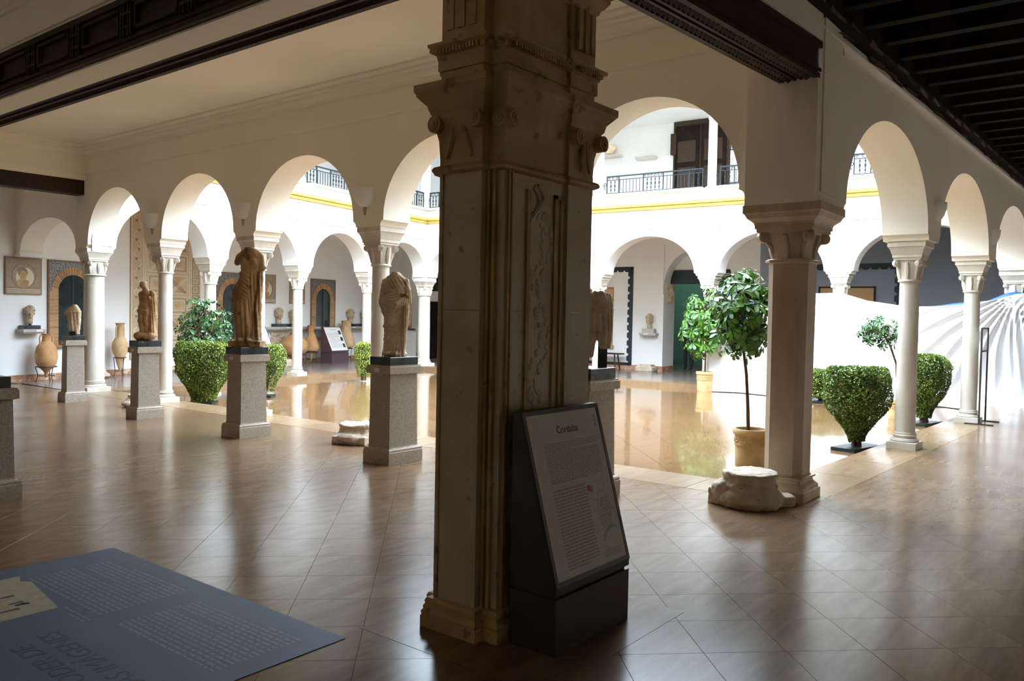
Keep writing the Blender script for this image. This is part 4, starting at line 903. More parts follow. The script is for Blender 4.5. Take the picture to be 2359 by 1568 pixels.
# ================================================================== WALL PIECES: MOSAICS AND BRICK WINDOWS
def panel(label, fr, s0, s1, z0, z1, m=MOSA, name='mosaic_panel', cat='mosaic', th=.05):
    v = vside(fr); t = thing(name, label, cat, fr((s0+s1)/2, 0, z0), fr.ang); h = (s1-s0)/2
    b = MB(); b.box(-h, h, 0, v*th, 0, z1-z0); b.build('ground', m, t); t['hw'] = h; t['ht'] = z1-z0; t['v'] = v; t['th'] = th; return t
def strip(mb, t, x0, z0, x1, z1, w, up=.006):
    v, th = t['v'], t['th']; d = unit((x1-x0, z1-z0)); n = np.array([-d[1], d[0]])*w/2
    P = [(x0+n[0], z0+n[1]), (x1+n[0], z1+n[1]), (x1-n[0], z1-n[1]), (x0-n[0], z0-n[1])]
    mb.extr([(p[0], v*th, p[1]) for p in P], (0, v*up, 0))
def disc(mb, t, x, z, rx, rz, up=.005, n=20):
    v, th = t['v'], t['th']; mb.extr([(x+rx*cos(2*pi*k/n), v*th, z+rz*sin(2*pi*k/n)) for k in range(n)], (0, v*up, 0))
def ring2(mb, t, x, z, r, w, up=.006, n=26):
    for k in range(n): a, b_ = 2*pi*k/n, 2*pi*(k+1)/n; strip(mb, t, x+r*cos(a), z+r*sin(a), x+r*cos(b_), z+r*sin(b_), w, up)
def medallion(t):
    H = t['ht']; d = MB(); l = MB(); o = MB()
    ring2(d, t, 0, H*.5, .26, .012); disc(l, t, .02, H*.47, .2, .2, .003); disc(o, t, -.02, H*.52, .075, .1, .006); disc(d, t, -.03, H*.6, .11, .1, .0045); disc(o, t, -.03, H*.3, .13, .1, .005)
    for sg in (-1, 1): disc(d, t, -.02+sg*.03, H*.54, .012, .007, .009); strip(d, t, -.02+sg*.01, H*.565, -.02+sg*.05, H*.56, .007, .009)
    strip(d, t, -.02, H*.53, -.015, H*.48, .008, .009); strip(d, t, -.04, H*.455, 0, H*.455, .008, .009)
    for i in range(7): strip(d, t, -.1+i*.03, H*.2, -.02+i*.02, H*.38, .008, .008)
    for i in range(3): strip(l, t, -t['hw']+.02, .04+i*.035, t['hw']-.02, .04+i*.035, .012)
    for i in range(18): x = -t['hw']+.03+i*(2*t['hw']-.06)/17; strip(d, t, x, .12, x+.02, .15, .008)
    for zz in (.015, H-.015): strip(d, t, -t['hw'], zz, t['hw'], zz, .012)
    for xx in (-t['hw']+.01, t['hw']-.01): strip(d, t, xx, 0, xx, H, .012)
    for m_, mt, nm in ((d, MOSD, 'dark_figure'), (l, MOSL, 'pale_figure'), (o, MOSO, 'ochre_figure')): m_.build(nm, mt, t)
medallion(panel('square mosaic with a head in a medallion, far left wall', fQ, -.27, .52, 1.81, 2.58))
medallion(panel('small mosaic with a pale figure left of the white column', fQ, 7.05, 7.83, 1.8, 2.63))
medallion(panel('small mosaic right behind the white column', fQ, 8.47, 9.15, 1.8, 2.63))
t = panel('very tall geometric mosaic covering the wall behind the leafy shrub', fQ, 2.78, 4.95, .35, 4.02, m=MOSB, th=.04); H = t['ht']; hw = t['hw']
l = MB(); d = MB(); o = MB()
for x in (-hw+.02, -hw+.36, -hw+.42, hw-.02, hw-.32, hw-.38): strip(l, t, x, 0, x, H, .03)
n = 16
for i in range(n):                                   # running scroll in the left border, squares in the right border
    z = (i+.5)*H/n; sg = 1 if i % 2 else -1
    strip(l, t, -hw+.19-.12*sg, z-H/n/2, -hw+.19+.12*sg, z+H/n/2, .022); disc(d, t, -hw+.19+.03*sg, z, .035, .035, .007, 10)
    strip(d, t, hw-.28, z-.09, hw-.06, z-.09, .014); strip(d, t, hw-.28, z+.09, hw-.06, z+.09, .014); strip(d, t, hw-.28, z-.09, hw-.28, z+.09, .014); strip(d, t, hw-.06, z-.09, hw-.06, z+.09, .014); disc(o, t, hw-.17, z, .03, .04, .007, 8)
x0, x1 = -hw+.46, hw-.42; W = x1-x0; nz = 7; hz = H/nz
for i in range(nz):
    for k in range(2):
        a, b_ = x0+k*W/2+.03, x0+(k+1)*W/2-.03; z0, z1 = i*hz+.04, (i+1)*hz-.04
        for (p, q, r, s_) in ((a, z0, b_, z0), (a, z1, b_, z1), (a, z0, a, z1), (b_, z0, b_, z1)): strip(l, t, p, q, r, s_, .02)
        if (i+k) % 2 == 0:
            for off in (0, .05, .1): strip(l, t, a+off, z0+.0, b_, z1-off*.8, .014); strip(d, t, a, z1-off, b_-off, z0, .014)
            for sg in (0, 1): o.extr([((a+b_)/2-.1, t['v']*t['th'], z0+.03+sg*(z1-z0-.06)), ((a+b_)/2+.1, t['v']*t['th'], z0+.03+sg*(z1-z0-.06)), ((a+b_)/2, t['v']*t['th'], (z0+z1)/2)], (0, t['v']*.004, 0))
        else:
            for e in (.05, .1):
                for (p, q, r, s_) in ((a+e, z0+e, b_-e, z0+e), (a+e, z1-e, b_-e, z1-e), (a+e, z0+e, a+e, z1-e), (b_-e, z0+e, b_-e, z1-e)): strip(d if e < .08 else l, t, p, q, r, s_, .014)
            disc(o, t, (a+b_)/2, (z0+z1)/2, .09, .07, .006, 10)
            for q in range(7): zz = z0+.03+q*(z1-z0-.06)/6; strip(l, t, a+.01, zz, a+.045, zz+.03, .012); strip(l, t, b_-.045, zz, b_-.01, zz+.03, .012)
l.build('pale_pattern', MOSL, t); d.build('dark_pattern', MOSD, t); o.build('ochre_pattern', MOSO, t)
AZUL = mat('blue_glazed_tile', (.05, .065, .09), (.26, .23, .19), .3, 34, detail=1, lo=.47, hi=.53)
DTERRA = mat('dark_terracotta', (.24, .13, .07), (.17, .09, .05), .8, 9)
brick_me = {}
def brick_obj(parent, w_, h_, d_, loc, ry):
    key = (round(w_, 3), round(h_, 3), round(d_, 3))
    if key not in brick_me: b = MB(); b.box(-w_/2, w_/2, -d_, d_*.1, -h_/2, h_/2); brick_me[key] = b.mesh('brick'); brick_me[key].materials.append(BRICK)
    o = bpy.data.objects.new('brick', brick_me[key]); COL.objects.link(o); o.parent = parent; o.location = loc; o.rotation_euler = (0, ry, 0)
def brick_window(nm, label, fr, s0, wd, z0, z1, recess=True):
    v = vside(fr); t = empty(nm, fr(s0+wd/2, 0, z0), fr.ang+(0 if v < 0 else pi)); struct(t, label)        # local -y faces the viewer
    H = z1-z0; h = wd/2; jb = .165; ro = h-.075; ri = ro-jb; zc = H-.14-ro
    b = MB(); b.box(-h, h, -.05, .0, H-.03, H); b.box(-h, -h+.025, -.05, 0, 0, H); b.box(h-.025, h, -.05, 0, 0, H); b.build('terracotta_border', DTERRA, t)
    # spandrel of glazed tiles, following the arch
    sp = MB(); N = 20
    for k in range(N):
        a, b_ = pi*k/N, pi*(k+1)/N; pts = [(ro*cos(a), zc+ro*sin(a)), (ro*cos(b_), zc+ro*sin(b_))]
        sp.add([(pts[0][0], -.03, pts[0][1]), (pts[1][0], -.03, pts[1][1]), (pts[1][0], -.03, H-.025), (pts[0][0], -.03, H-.025)], [(0, 1, 2, 3)])
    for sg in (-1, 1): sp.add([(sg*ro, -.03, zc), (sg*(h-.02), -.03, zc), (sg*(h-.02), -.03, H-.025), (sg*ro, -.03, H-.025)], [(0, 1, 2, 3)])
    sp.build('glazed_tiles', AZUL, t, None, False)
    mo = MB()
    for sg in (-1, 1): mo.box(sg*(ri-.005), sg*(ro+.045), -.04, .0, 0, zc)
    for k in range(24):
        a, b_ = pi*k/24, pi*(k+1)/24
        P = [(ri*cos(a), zc+ri*sin(a)), (ro*cos(a), zc+ro*sin(a)), (ro*cos(b_), zc+ro*sin(b_)), (ri*cos(b_), zc+ri*sin(b_))]; mo.extr([(p[0], -.04, p[1]) for p in P], (0, .04, 0))
    mo.build('mortar_bed', MORTAR, t)
    nb = int(zc/.072); bw_ = ro+.045-ri
    for sg in (-1, 1):
        for i in range(nb): brick_obj(t, bw_-.01, .05, .05, (sg*((ri+ro+.045)/2), 0, .04+i*zc/nb), 0)
    na = 22
    for i in range(na): a = pi*(i+.5)/na; brick_obj(t, jb-.01, pi*(ri+jb/2)/na*.72, .05, ((ri+jb/2)*cos(a), 0, zc+(ri+jb/2)*sin(a)), -a)
    g = MB(); pts = [(-ri, 0), (ri, 0)]+[(ri*cos(pi*k/24), zc+ri*sin(pi*k/24)) for k in range(25)]
    g.extr([(p[0], -.008, p[1]) for p in pts], (0, .006, 0)); g.build('pane', GLASSD, t)
    bars = MB(); bars.box(-.015, .015, -.02, -.008, 0, H-.2); bars.build('glazing_bar', DIRON, t)
    si = MB(); si.box(-h-.03, h+.03, -.11, 0, -.09, .0); si.build('brick_sill', BRICK, t)
    return t
brick_window('window_1', 'brick arched window at the far left, behind the small torso', fQ, .67, 1.22, .78, 2.58)
brick_window('window_2', 'brick arched window behind the tall draped statue', fQ, 5.5, 1.25, .78, 2.6)
brick_window('window_3', 'brick arched window above the slim jars', fQ, 9.47, 1.22, .78, 2.61)
# brick arch panel behind the cuirassed torso and the panel behind the sheet
t = panel('red brick arch panel on the far wall beside the cuirassed torso', fCO, 10.76, 12.1, .72, 2.5, MOSO, 'brick_arch_panel', 'panel', .03)
fr_ = MB(); v = t['v']
for a0_, a1_, b0_, b1_ in ((-.67, -.63, 0, 1.78), (.63, .67, 0, 1.78), (-.67, .67, 1.74, 1.78)): fr_.box(a0_, a1_, 0, v*.05, b0_, b1_)
fr_.box(-.72, .72, 0, v*.1, -.09, 0); fr_.build('frame', TERRA, t)
for sg in (-1, 1):
    for i in range(14): brick_obj(t, .28, .06, .03, (sg*.46, v*.04, .06+i*.075), 0)
for i in range(14): a = pi*(i+.5)/14; brick_obj(t, .26, .10, .03, (.46*cos(a), v*.04, 1.12+.46*sin(a)), -a)
t = panel('brown framed arch panel above the top of the hanging sheet', fCO, 3.26, 4.66, .6, 2.49, MOSO, 'brick_arch_panel', 'panel', .03)
fr_ = MB()
for a0_, a1_, b0_, b1_ in ((-.7, -.66, 0, 1.89), (.66, .7, 0, 1.89), (-.7, .7, 1.85, 1.89)): fr_.box(a0_, a1_, 0, v*.05, b0_, b1_)
fr_.build('frame', WOOD, t); dd = MB(); disc(dd, t, 0, 1.1, .5, .55, .01, 28); dd.build('dark_arch', TERRA, t)
# dark scalloped frames
def scallop(label, s0, s1, z0, z1):
    v = vside(fCO); t = thing('scalloped_frame', label, 'wall frame', fCO((s0+s1)/2, 0, z0), fCO.ang, 'scalloped dark frames'); h = (s1-s0)/2; H = z1-z0
    for x0, x1, a, b_ in ((-h, -h+.11, 0, H), (h-.11, h, 0, H), (-h, h, H-.11, H), (-h, h, 0, .09)):
        m = MB(); m.box(x0, x1, 0, v*.02, a, b_); m.build('band', SCAL, t)
    m = MB()
    for sg in (-1, 1):
        n = int(H/.235)
        for i in range(n): z = .12+i*(H-.2)/n; m.extr([(sg*(h-.1), 0, z), (sg*(h-.17), 0, z+.035), (sg*(h-.17), 0, z+.165), (sg*(h-.1), 0, z+.2)], (0, v*.02, 0))
    n = int(2*h/.235)
    for i in range(n): x = -h+.1+i*(2*h-.2)/n; m.extr([(x, 0, H-.1), (x+.035, 0, H-.16), (x+.165, 0, H-.16), (x+.2, 0, H-.1)], (0, v*.02, 0))
    m.build('scallops', SCAL, t)
scallop('dark scalloped frame painted round the red brick arch panel', 10.1, 12.75, .12, 3.12)
scallop('dark scalloped frame round the panel behind the hanging sheet', 2.65, 5.3, .12, 3.08)
# wooden bench
t = thing('wooden_bench', 'low wooden bench against the far wall behind the torso', 'bench', fCO(10.95, .35, 0), fCO.ang)
b = MB(); b.box(-.7, .7, -.16, .16, .46, .5); b.build('seat', WOOD, t)
for x in (-.5, .5):
    for sg in (-1, 1): q = MB(); q.tube([(x, sg*.1, .47), (x+.05*(1 if x > 0 else -1), sg*.16, 0)], .022, 6); q.build('leg', WOOD, t)
# dark doorway and carved panel at the far end
t = empty('door_2', fCO(17.45, .0, 0), fCO.ang); struct(t, 'dark doorway with a small plate beside the far corner column'); v = vside(fCO)
b = MB(); b.box(-.75, .75, 0, v*.04, 0, 2.02); b.build('door_leaf', WOODB, t); b = MB(); b.box(.2, .3, v*.04, v*.05, 1.42, 1.46); b.build('plate', CARD, t)
t = thing('carved_wooden_panel', 'dark carved wooden panel above the far doorway', 'panel', fCO(17.45, 0, 2.4), fCO.ang)
b = MB(); b.box(-.9, .9, 0, v*.05, 0, 1.25); b.build('board', WOOD, t)
m = MB()
for i in range(22): m.tube([(-.88+i*.08, v*.06, .03), (-.82+i*.08, v*.06, .1)], .02, 5)
for i in range(8):
    for k in range(4): m.box(-.85+i*.215, -.85+i*.215+.17, v*.05, v*.065, .22+k*.25, .22+k*.25+.19)
m.build('carving', WOOD, t)

# ================================================================== INFORMATION BOARDS AND POSTER
def textblock(mb, x0, x1, z0, z1, lines, plane, seed, fill=.62, par=()):
    """rows of small word-length marks standing for print too small to read"""
    r = random.Random(seed); st = (z1-z0)/lines
    for i in range(lines):
        z = z1-(i+.5)*st; x = x0; end = x1 if i not in par else x0+(x1-x0)*r.uniform(.3, .8)
        while x < end-.004:
            w_ = min(r.uniform(.012, .05)*(x1-x0)/.45, end-x); mb.add([plane(x, z-st*fill/2), plane(x+w_, z-st*fill/2), plane(x+w_, z+st*fill/2), plane(x, z+st*fill/2)], [(0, 1, 2, 3)]); x += w_+.007*(x1-x0)/.45
def text_obj(name, body, size, mat4, m, parent, shear=0., align='LEFT'):
    cu = bpy.data.curves.new(name, 'FONT'); cu.body = body; cu.size = size; cu.shear = shear; cu.align_x = align; cu.extrude = .0004; cu.space_character = 1.0
    tmp = bpy.data.objects.new('tmp', cu); COL.objects.link(tmp); dg = bpy.context.evaluated_depsgraph_get(); dg.update()
    me = bpy.data.meshes.new_from_object(tmp.evaluated_get(dg)); bpy.data.objects.remove(tmp); me.materials.clear(); me.name = name
    o = mkobj(name, me, m, parent); o.matrix_local = mat4; return o
def board(label, loc, rz, wd, hb, zt, db, dt, paper, body_m, near):
    """lectern shaped display: plinth block, wedge with a sloping face; local -y faces the reader, back at y=0"""
    t = thing('information_board', label, 'information board', loc, rz)
    b = MB(); b.box(0, wd, -db, 0, 0, hb); b.build('plinth_block', body_m, t)
    z0 = hb+.018
    b = MB(); b.box(.01, wd-.01, -db+.02, -.01, hb-.002, z0+.002); b.build('shadow_gap', INK, t)
    P = [(-db, z0), (-db, z0+.035), (-dt-.015, zt), (0, zt), (0, z0)]
    b = MB(); b.extr([(0, y, z) for y, z in P], (wd, 0, 0)); b.build('wedge', body_m, t)
    a = np.array([-db, z0+.035]); e = np.array([-dt-.015, zt]); L = np.linalg.norm(e-a); u = (e-a)/L; nn = np.array([-u[1], u[0]])
    if nn[0] > 0: nn = -nn
    def pl(x, s, up=.003): q = a+u*s+nn*up; return (x, q[0], q[1])
    mg = .022
    b = MB(); b.add([pl(mg, mg), pl(wd-mg, mg), pl(wd-mg, L-mg), pl(mg, L-mg), pl(mg, mg, -.002), pl(wd-mg, mg, -.002), pl(wd-mg, L-mg, -.002), pl(mg, L-mg, -.002)], [(0, 1, 2, 3), (4, 5, 6, 7), (0, 1, 5, 4), (1, 2, 6, 5), (2, 3, 7, 6), (3, 0, 4, 7)]); b.build('printed_sheet', paper, t)
    fm = MB()
    for x0, x1, s0, s1 in ((0, mg, 0, L), (wd-mg, wd, 0, L), (mg, wd-mg, 0, mg), (mg, wd-mg, L-mg, L)): fm.add([pl(x0, s0, .006), pl(x1, s0, .006), pl(x1, s1, .006), pl(x0, s1, .006), pl(x0, s0, -.004), pl(x1, s0, -.004), pl(x1, s1, -.004), pl(x0, s1, -.004)], [(0, 1, 2, 3), (4, 5, 6, 7), (0, 1, 5, 4), (1, 2, 6, 5), (2, 3, 7, 6), (3, 0, 4, 7)])
    fm.build('edge_frame', body_m, t)
    U = lambda x, s: pl(x, s, .0045)
    def m4(x, s): q = a+u*s+nn*.004; return Matrix(((1, 0, 0, x), (0, u[0], nn[0], q[0]), (0, u[1], nn[1], q[1]), (0, 0, 0, 1)))
    return t, U, m4, L
# near board against the pillar
t, U, m4, L = board('dark information board headed Corduba, leaning against the square pillar', (-4.185, -.172, 0), 0, .655, .262, 1.10, .265, .03, PAPER, PANELB, True)
text_obj('title_lettering', 'Corduba', .052, m4(.245, L-.125), INK, t)
tb = MB(); textblock(tb, .12, .58, .455, L-.165, 22, U, 1, .45, (4, 21)); textblock(tb, .12, .40, .05, .43, 24, U, 2, .45, (23,)); textblock(tb, .43, .60, .045, .085, 4, U, 3, .4); tb.build('text_lines', INKG, t)
mp = MB(); r_ = random.Random(8)
def seg(x0, s0, x1, s1, w_=.0022):
    d_ = unit((x1-x0, s1-s0)); n_ = np.array([-d_[1], d_[0]])*w_/2; mp.add([U(x0+n_[0], s0+n_[1]), U(x1+n_[0], s1+n_[1]), U(x1-n_[0], s1-n_[1]), U(x0-n_[0], s0-n_[1])], [(0, 1, 2, 3)])
poly = [(.475, .20), (.455, .27), (.465, .335), (.50, .375), (.535, .37), (.565, .335), (.575, .26), (.55, .20), (.51, .175)]
for i in range(len(poly)): seg(*poly[i], *poly[(i+1) % len(poly)], .004)
for i in range(9):
    x = .468+i*.0115; seg(x, .205, x+.004, .335)
for i in range(9): z = .2+i*.016; seg(.468, z, .56, z+.004)
for p in (((.58, .33), (.61, .37)), ((.575, .27), (.62, .27)), ((.56, .21), (.61, .16)), ((.45, .33), (.41, .35)), ((.45, .29), (.415, .27)), ((.42, .2), (.43, .14)), ((.5, .38), (.5, .41)), ((.54, .375), (.57, .41)), ((.445, .42), (.55, .425)), ((.55, .425), (.555, .47)), ((.555, .47), (.46, .455)), ((.62, .22), (.585, .3)), ((.59, .2), (.63, .24))): seg(*p[0], *p[1])
for i in range(7): x, z = .49+r_.uniform(0, .06), .22+r_.uniform(0, .12); seg(x, z, x+.01, z, .008)
mp.build('map_drawing', INKG, t)
rd = MB(); rd.add([U(.408, .385), U(.445, .375), U(.45, .405), U(.413, .415)], [(0, 1, 2, 3)]); rd.build('red_patch', RED, t)
gp = MB(); gp.add([U(.46, .15), U(.52, .19), U(.565, .195), U(.60, .17), U(.56, .18), U(.50, .165), U(.46, .12)], [(0, 1, 2, 3, 4, 5, 6)]); gp.build('green_river', GREENP, t)
lg = MB()
for k in range(3): lg.add([U(.585+.012*(k % 2), L-.075-k*.022), U(.605+.008*(k % 2), L-.075-k*.022), U(.602, L-.055-k*.022), U(.588, L-.055-k*.022)], [(0, 1, 2, 3)])
lg.build('emblem', INKG, t)
# far board in the left gallery
p = fQ(9.22, .62, 0); t, U, m4, L = board('purple-brown information board in the left gallery, white sheet with three small pictures', (p[0], p[1], 0), fQ.ang+(0 if vside(fQ) < 0 else pi), .86, .32, 1.12, .42, .05, PAPERW, PANELP, False)
tb = MB(); textblock(tb, .1, .62, .1, L-.2, 16, U, 4, .3, (5, 10)); textblock(tb, .3, .6, L-.12, L-.09, 1, U, 5, .6); tb.build('text_lines', INKG, t)
for k in range(3):
    q = MB(); s0 = .12+k*.22; q.add([U(.66, s0), U(.78, s0), U(.78, s0+.13), U(.66, s0+.13)], [(0, 1, 2, 3)]); q.build('small_picture', INK, t)
p = fQ(5.3, 1.1, 0); t, U, m4, L = board('white faced information board behind the leafy shrub', (p[0], p[1], 0), fQ.ang+(0 if vside(fQ) < 0 else pi), .86, .32, 1.12, .42, .05, PAPERW, PANELP, False)
# blue poster on the floor
t = thing('floor_poster', 'large blue exhibition poster stuck on the floor, bottom left', 'poster', (-4.655, .45, 0))
PW, PH = 2.28, 1.75                    # along +y (reading direction) and towards the viewer
b = MB(); b.box(-PH, 0, 0, PW, .0004, .0035); b.build('vinyl_sheet', POSTER, t)
PL = lambda x, s: (-s, x, .0042)        # x along the reading direction, s down from the far edge towards the viewer
def P4(x, s, z=.004): return Matrix(((0, -1, 0, -s), (1, 0, 0, x), (0, 0, 1, z), (0, 0, 0, 1)))
text_obj('title_lettering', 'LAS IMÁGENES', .135, P4(.22, .84), POSTERD, t, .15)
text_obj('title_lettering', 'EL PODER DE', .135, P4(.22, .98), POSTERD, t, .15)
tb = MB()
def poster_text(x0, x1, s0, s1, n, seed, par):
    r = random.Random(seed); st = (s1-s0)/n
    for i in range(n):
        s = s0+(i+.5)*st; x = x0; end = x1 if i not in par else x0+(x1-x0)*r.uniform(.25, .7)
        while x < end-.01:
            w_ = min(r.uniform(.02, .07), end-x); hgt = st*r.uniform(.36, .5); tb.add([PL(x, s+hgt/2), PL(x+w_, s+hgt/2), PL(x+w_, s-hgt/2), PL(x, s-hgt/2)], [(0, 1, 2, 3)]); x += w_+.014
poster_text(.14, .98, .14, .62, 15, 1, (0, 5)); poster_text(1.16, 2.02, .12, .62, 15, 2, (0, 6)); poster_text(1.12, 1.4, .66, .72, 2, 3, (1,))
tb.build('text_lines', POSTERT, t)
il = MB(); il.add([PL(1.42, .70), PL(1.95, .62), PL(2.0, .66), PL(2.1, .62), PL(2.12, 1.2), PL(1.42, 1.2)], [(0, 1, 2, 3, 4, 5)]); il.build('cream_illustration', POSTERC, t)
dk = MB(); r_ = random.Random(4)
for i in range(26):
    x, s = r_.uniform(1.5, 2.05), r_.uniform(.74, 1.15); l_ = r_.uniform(.02, .14); dk.add([(-s, x, .0048), (-s-l_, x+.01, .0048), (-s-l_, x+.025, .0048), (-s, x+.03, .0048)], [(0, 1, 2, 3)])
dk.build('illustration_drawing', POSTERD, t)
# ================================================================== WALL LIGHTS
def sconce(label, fr, s, o, z):
    v = vside(fr); t = thing('wall_light', label, 'wall light', fr(s, o, z), fr.ang, 'plaster wall lights'); sg = v
    b = MB(); R = []
    for k in range(9):
        q = k/8; r = .17*math.sqrt(max(0, 1-(1-q)**2))*.98+.012; zz = -.24+.24*q
        R.append([(r*cos(a), sg*(r*.75*sin(a)+.0), zz) for a in np.linspace(0, pi, 17)])
    b.rings(R, False, False); b.rings([[(p[0]*.93, p[1]*.93-sg*.0, p[2]) for p in r] for r in R[4:]], False, False); b.build('bowl', PLASTER, t, .8)
    b = MB(); b.rings([[(.172*cos(a), sg*.13*sin(a), zz) for a in np.linspace(0, pi, 17)] for zz in (-.012, .0)], False, False); b.rings([[(rr*cos(a), sg*rr*.76*sin(a), 0) for a in np.linspace(0, pi, 17)] for rr in (.155, .172)], False, False); b.build('rim', PLASTER, t)
    b = MB(); b.lathe([(.03, -.252), (.035, -.245), (.03, -.235)], 12); b.sq([(.012, -.33), (.02, -.25)]); b.build('finial', CREAM, t)
for s, l in ((5.34, 'white bowl wall light above the column behind the togate statue'), (7.97, 'white bowl wall light above the tall draped statue'), (10.54, 'white bowl wall light above the small figure with a head')): sconce(l, fA, s, .23, 3.12)
for s, l in ((3.95, 'white bowl wall light between the first and second right arches'), (7.55, 'white bowl wall light between the second and third right arches')): sconce(l, fB, s, .23, 3.04)
# roof tiles lying along the wall plate of the right gallery
tp = bpy.data.objects['trim_wall_plate']; rt = MB(); N = 10
for rr in (.075, .06): rt.rings([[(x, rr*f*cos(a), rr*f*sin(a)) for a in np.linspace(-.3, pi+.3, N)] for x, f in ((0, 1.0), (.42, .82))], False, False)
rtm = rt.mesh('roof_tile'); rtm.materials.append(OLDTILE)
r_ = random.Random(2); s = -1.0
while s < LB:
    o = bpy.data.objects.new('roof_tile', rtm); COL.objects.link(o); o.parent = tp; p = fB(s, .35, 4.07+r_.uniform(-.012, .012)); o.location = p; o.rotation_euler = (r_.uniform(-.3, .3), r_.uniform(-.05, .02), fB.ang+r_.uniform(-.06, .06)); s += r_.uniform(.33, .62)
b = MB(); b.fbox(fB, -8, LB+1, .22, .31, 3.985, 4.0); struct(b.build('trim_ledge', PLASTER), 'thin white ledge along the top of the right arcade')
b = MB(); b.fbox(fB, .29, .36, .23, .27, 3.92, 3.98); b.build('yellow_paint_patch', YELLOW, bpy.data.objects['trim_ledge'])

# ================================================================== HANGING SHEET, TARPAULIN, SIGN STAND
ks = np.array([-1.9, -.9, -.35, -.03, .26, .77, 1.23, 1.78, 2.6, 3.14, 3.77, 4.62, 5.82, 6.1]); kz = np.array([2.0, 2.08, 2.2, 2.16, 2.05, 1.96, 1.91, 1.90, 2.02, 2.18, 2.17, 2.10, 2.03, 2.0])
NS, NZ = 220, 70
S = np.linspace(-1.9, 6.08, NS); T = np.linspace(0, 1, NZ)
top = np.interp(S, ks, kz); grid = []
for i, s in enumerate(S):
    for j, tt in enumerate(T):
        z = ZP+.012+(top[i]-ZP-.012)*(1-tt)
        if s < -.2: z = .008+(top[i]-.008)*(1-tt)
        dx, dz = s+.05, 2.2-z
        d_ = math.hypot(dx, dz); an = math.atan2(dz, abs(dx)+1e-3)
        g1 = .075*min(1, d_/.8)*math.sin(an*34+.8*math.sin(d_*2))*max(0, 1-abs(dx)/3.2)**.5
        dx2 = s-3.2; d2 = math.hypot(dx2, 2.2-z); an2 = math.atan2(2.2-z, dx2)
        g2 = .04*min(1, d2)*math.sin(an2*20+1)*max(0, min(1, (s-2)/1.2))
        sag = .05*math.sin(s*2.3)*(1-tt)+.012*math.sin(s*17+tt*6)*tt
        o = .52+g1+g2+sag+.34*max(0, tt-.72)**2/.0784*(.7+.3*math.sin(s*3.1+1))+.02*noise.noise(Vector((s*1.7, tt*3, 0)))
        grid.append(fC(s+.05*math.sin(tt*5+s), o, z))
b = MB(); b.v = [tuple(p) for p in grid]
b.f = [(i*NZ+j, (i+1)*NZ+j, (i+1)*NZ+j+1, i*NZ+j+1) for i in range(NS-1) for j in range(NZ-1)]
me = b.mesh('hanging_sheet'); o = mkobj('hanging_sheet', me, CLOTH, None, 4.0); tag(o, 'long white dust sheet hung across the far right arcade down to the floor', 'sheet'); sm = o.modifiers.new('thickness', 'SOLIDIFY'); sm.thickness = .004
b = MB()
def tarp(s0, s1, f):
    n = 18; R = []
    for k in range(n+1):
        s = s0+(s1-s0)*k/n; zt = float(np.interp(s, ks, kz)); R.append([fC(s, .47, zt-.12), fC(s, .46, zt+f(k/n))])
    b.rings(R, False, False)
tarp(-.12, .42, lambda q: .015+.06*math.sin(q*pi)); tarp(.42, 1.45, lambda q: .005+.04*math.sin(q*pi))
o = b.build('blue_tarpaulin', TARP, None, .9); tag(o, 'blue tarpaulin showing above the right part of the white sheet', 'tarpaulin'); o.modifiers.new('thickness', 'SOLIDIFY').thickness = .003
t = thing('sign_stand', 'slim dark metal sign stand beside a column, before the sheet', 'sign stand', (7.3, -.41, 0))
for x in (0, .6):
    b = MB(); b.box(x-.012, x+.012, -.012, .012, 0, 1.51); b.build('post', DIRON, t)
    b = MB(); b.box(x-.016, x+.016, -.2, .2, 0, .018); b.build('foot', DIRON, t)
b = MB(); b.box(0, .6, -.012, .012, 1.49, 1.514); b.box(0, .6, -.012, .012, 1.13, 1.154); b.build('crossbar', DIRON, t)
GLAZ = mat('sign_glazing', (.55, .6, .6), None, .1, alpha=.45)
b = MB(); b.box(.012, .588, -.004, .004, 1.154, 1.49); b.build('pane', GLAZ, t)

# ================================================================== PLANTS
def leaf_mesh(name, L, W, m, curl=.15):
    b = MB(); P = [(0, .06), (.3, .45), (.6, .95), (.82, .9), (1, .1)]; vs = []
    for u, wv in P: vs += [(u*L, -W/2*wv, -curl*L*u*u+.08*W*wv), (u*L, 0, -curl*L*u*u), (u*L, W/2*wv, -curl*L*u*u+.08*W*wv)]
    fs = []
    for i in range(len(P)-1): fs += [(3*i, 3*i+3, 3*i+4, 3*i+1), (3*i+1, 3*i+4, 3*i+5, 3*i+2)]
    return b.add(vs, fs)
def whorl(name, n, L, W, m, droop=.45, seed=0):
    r = random.Random(seed); one = leaf_mesh('l', L, W, m); b = MB()
    b.tube([(0, 0, -.10*L/.13), (0, 0, 0)], .004, 4)
    for i in range(n):
        a = 2*pi*i/n+r.uniform(-.15, .15); dr = droop+r.uniform(-.2, .25); sc_ = r.uniform(.8, 1.1)
        Mx = Matrix.Rotation(a, 3, 'Z') @ Matrix.Rotation(dr, 3, 'Y')
        b.add([tuple(Mx @ (Vector(v)*sc_+Vector((.02, 0, 0)))) for v in one.v], one.f)
    me = b.mesh(name, False); me.materials.append(m); me.polygons.foreach_set('use_smooth', [True]*len(me.polygons)); return me
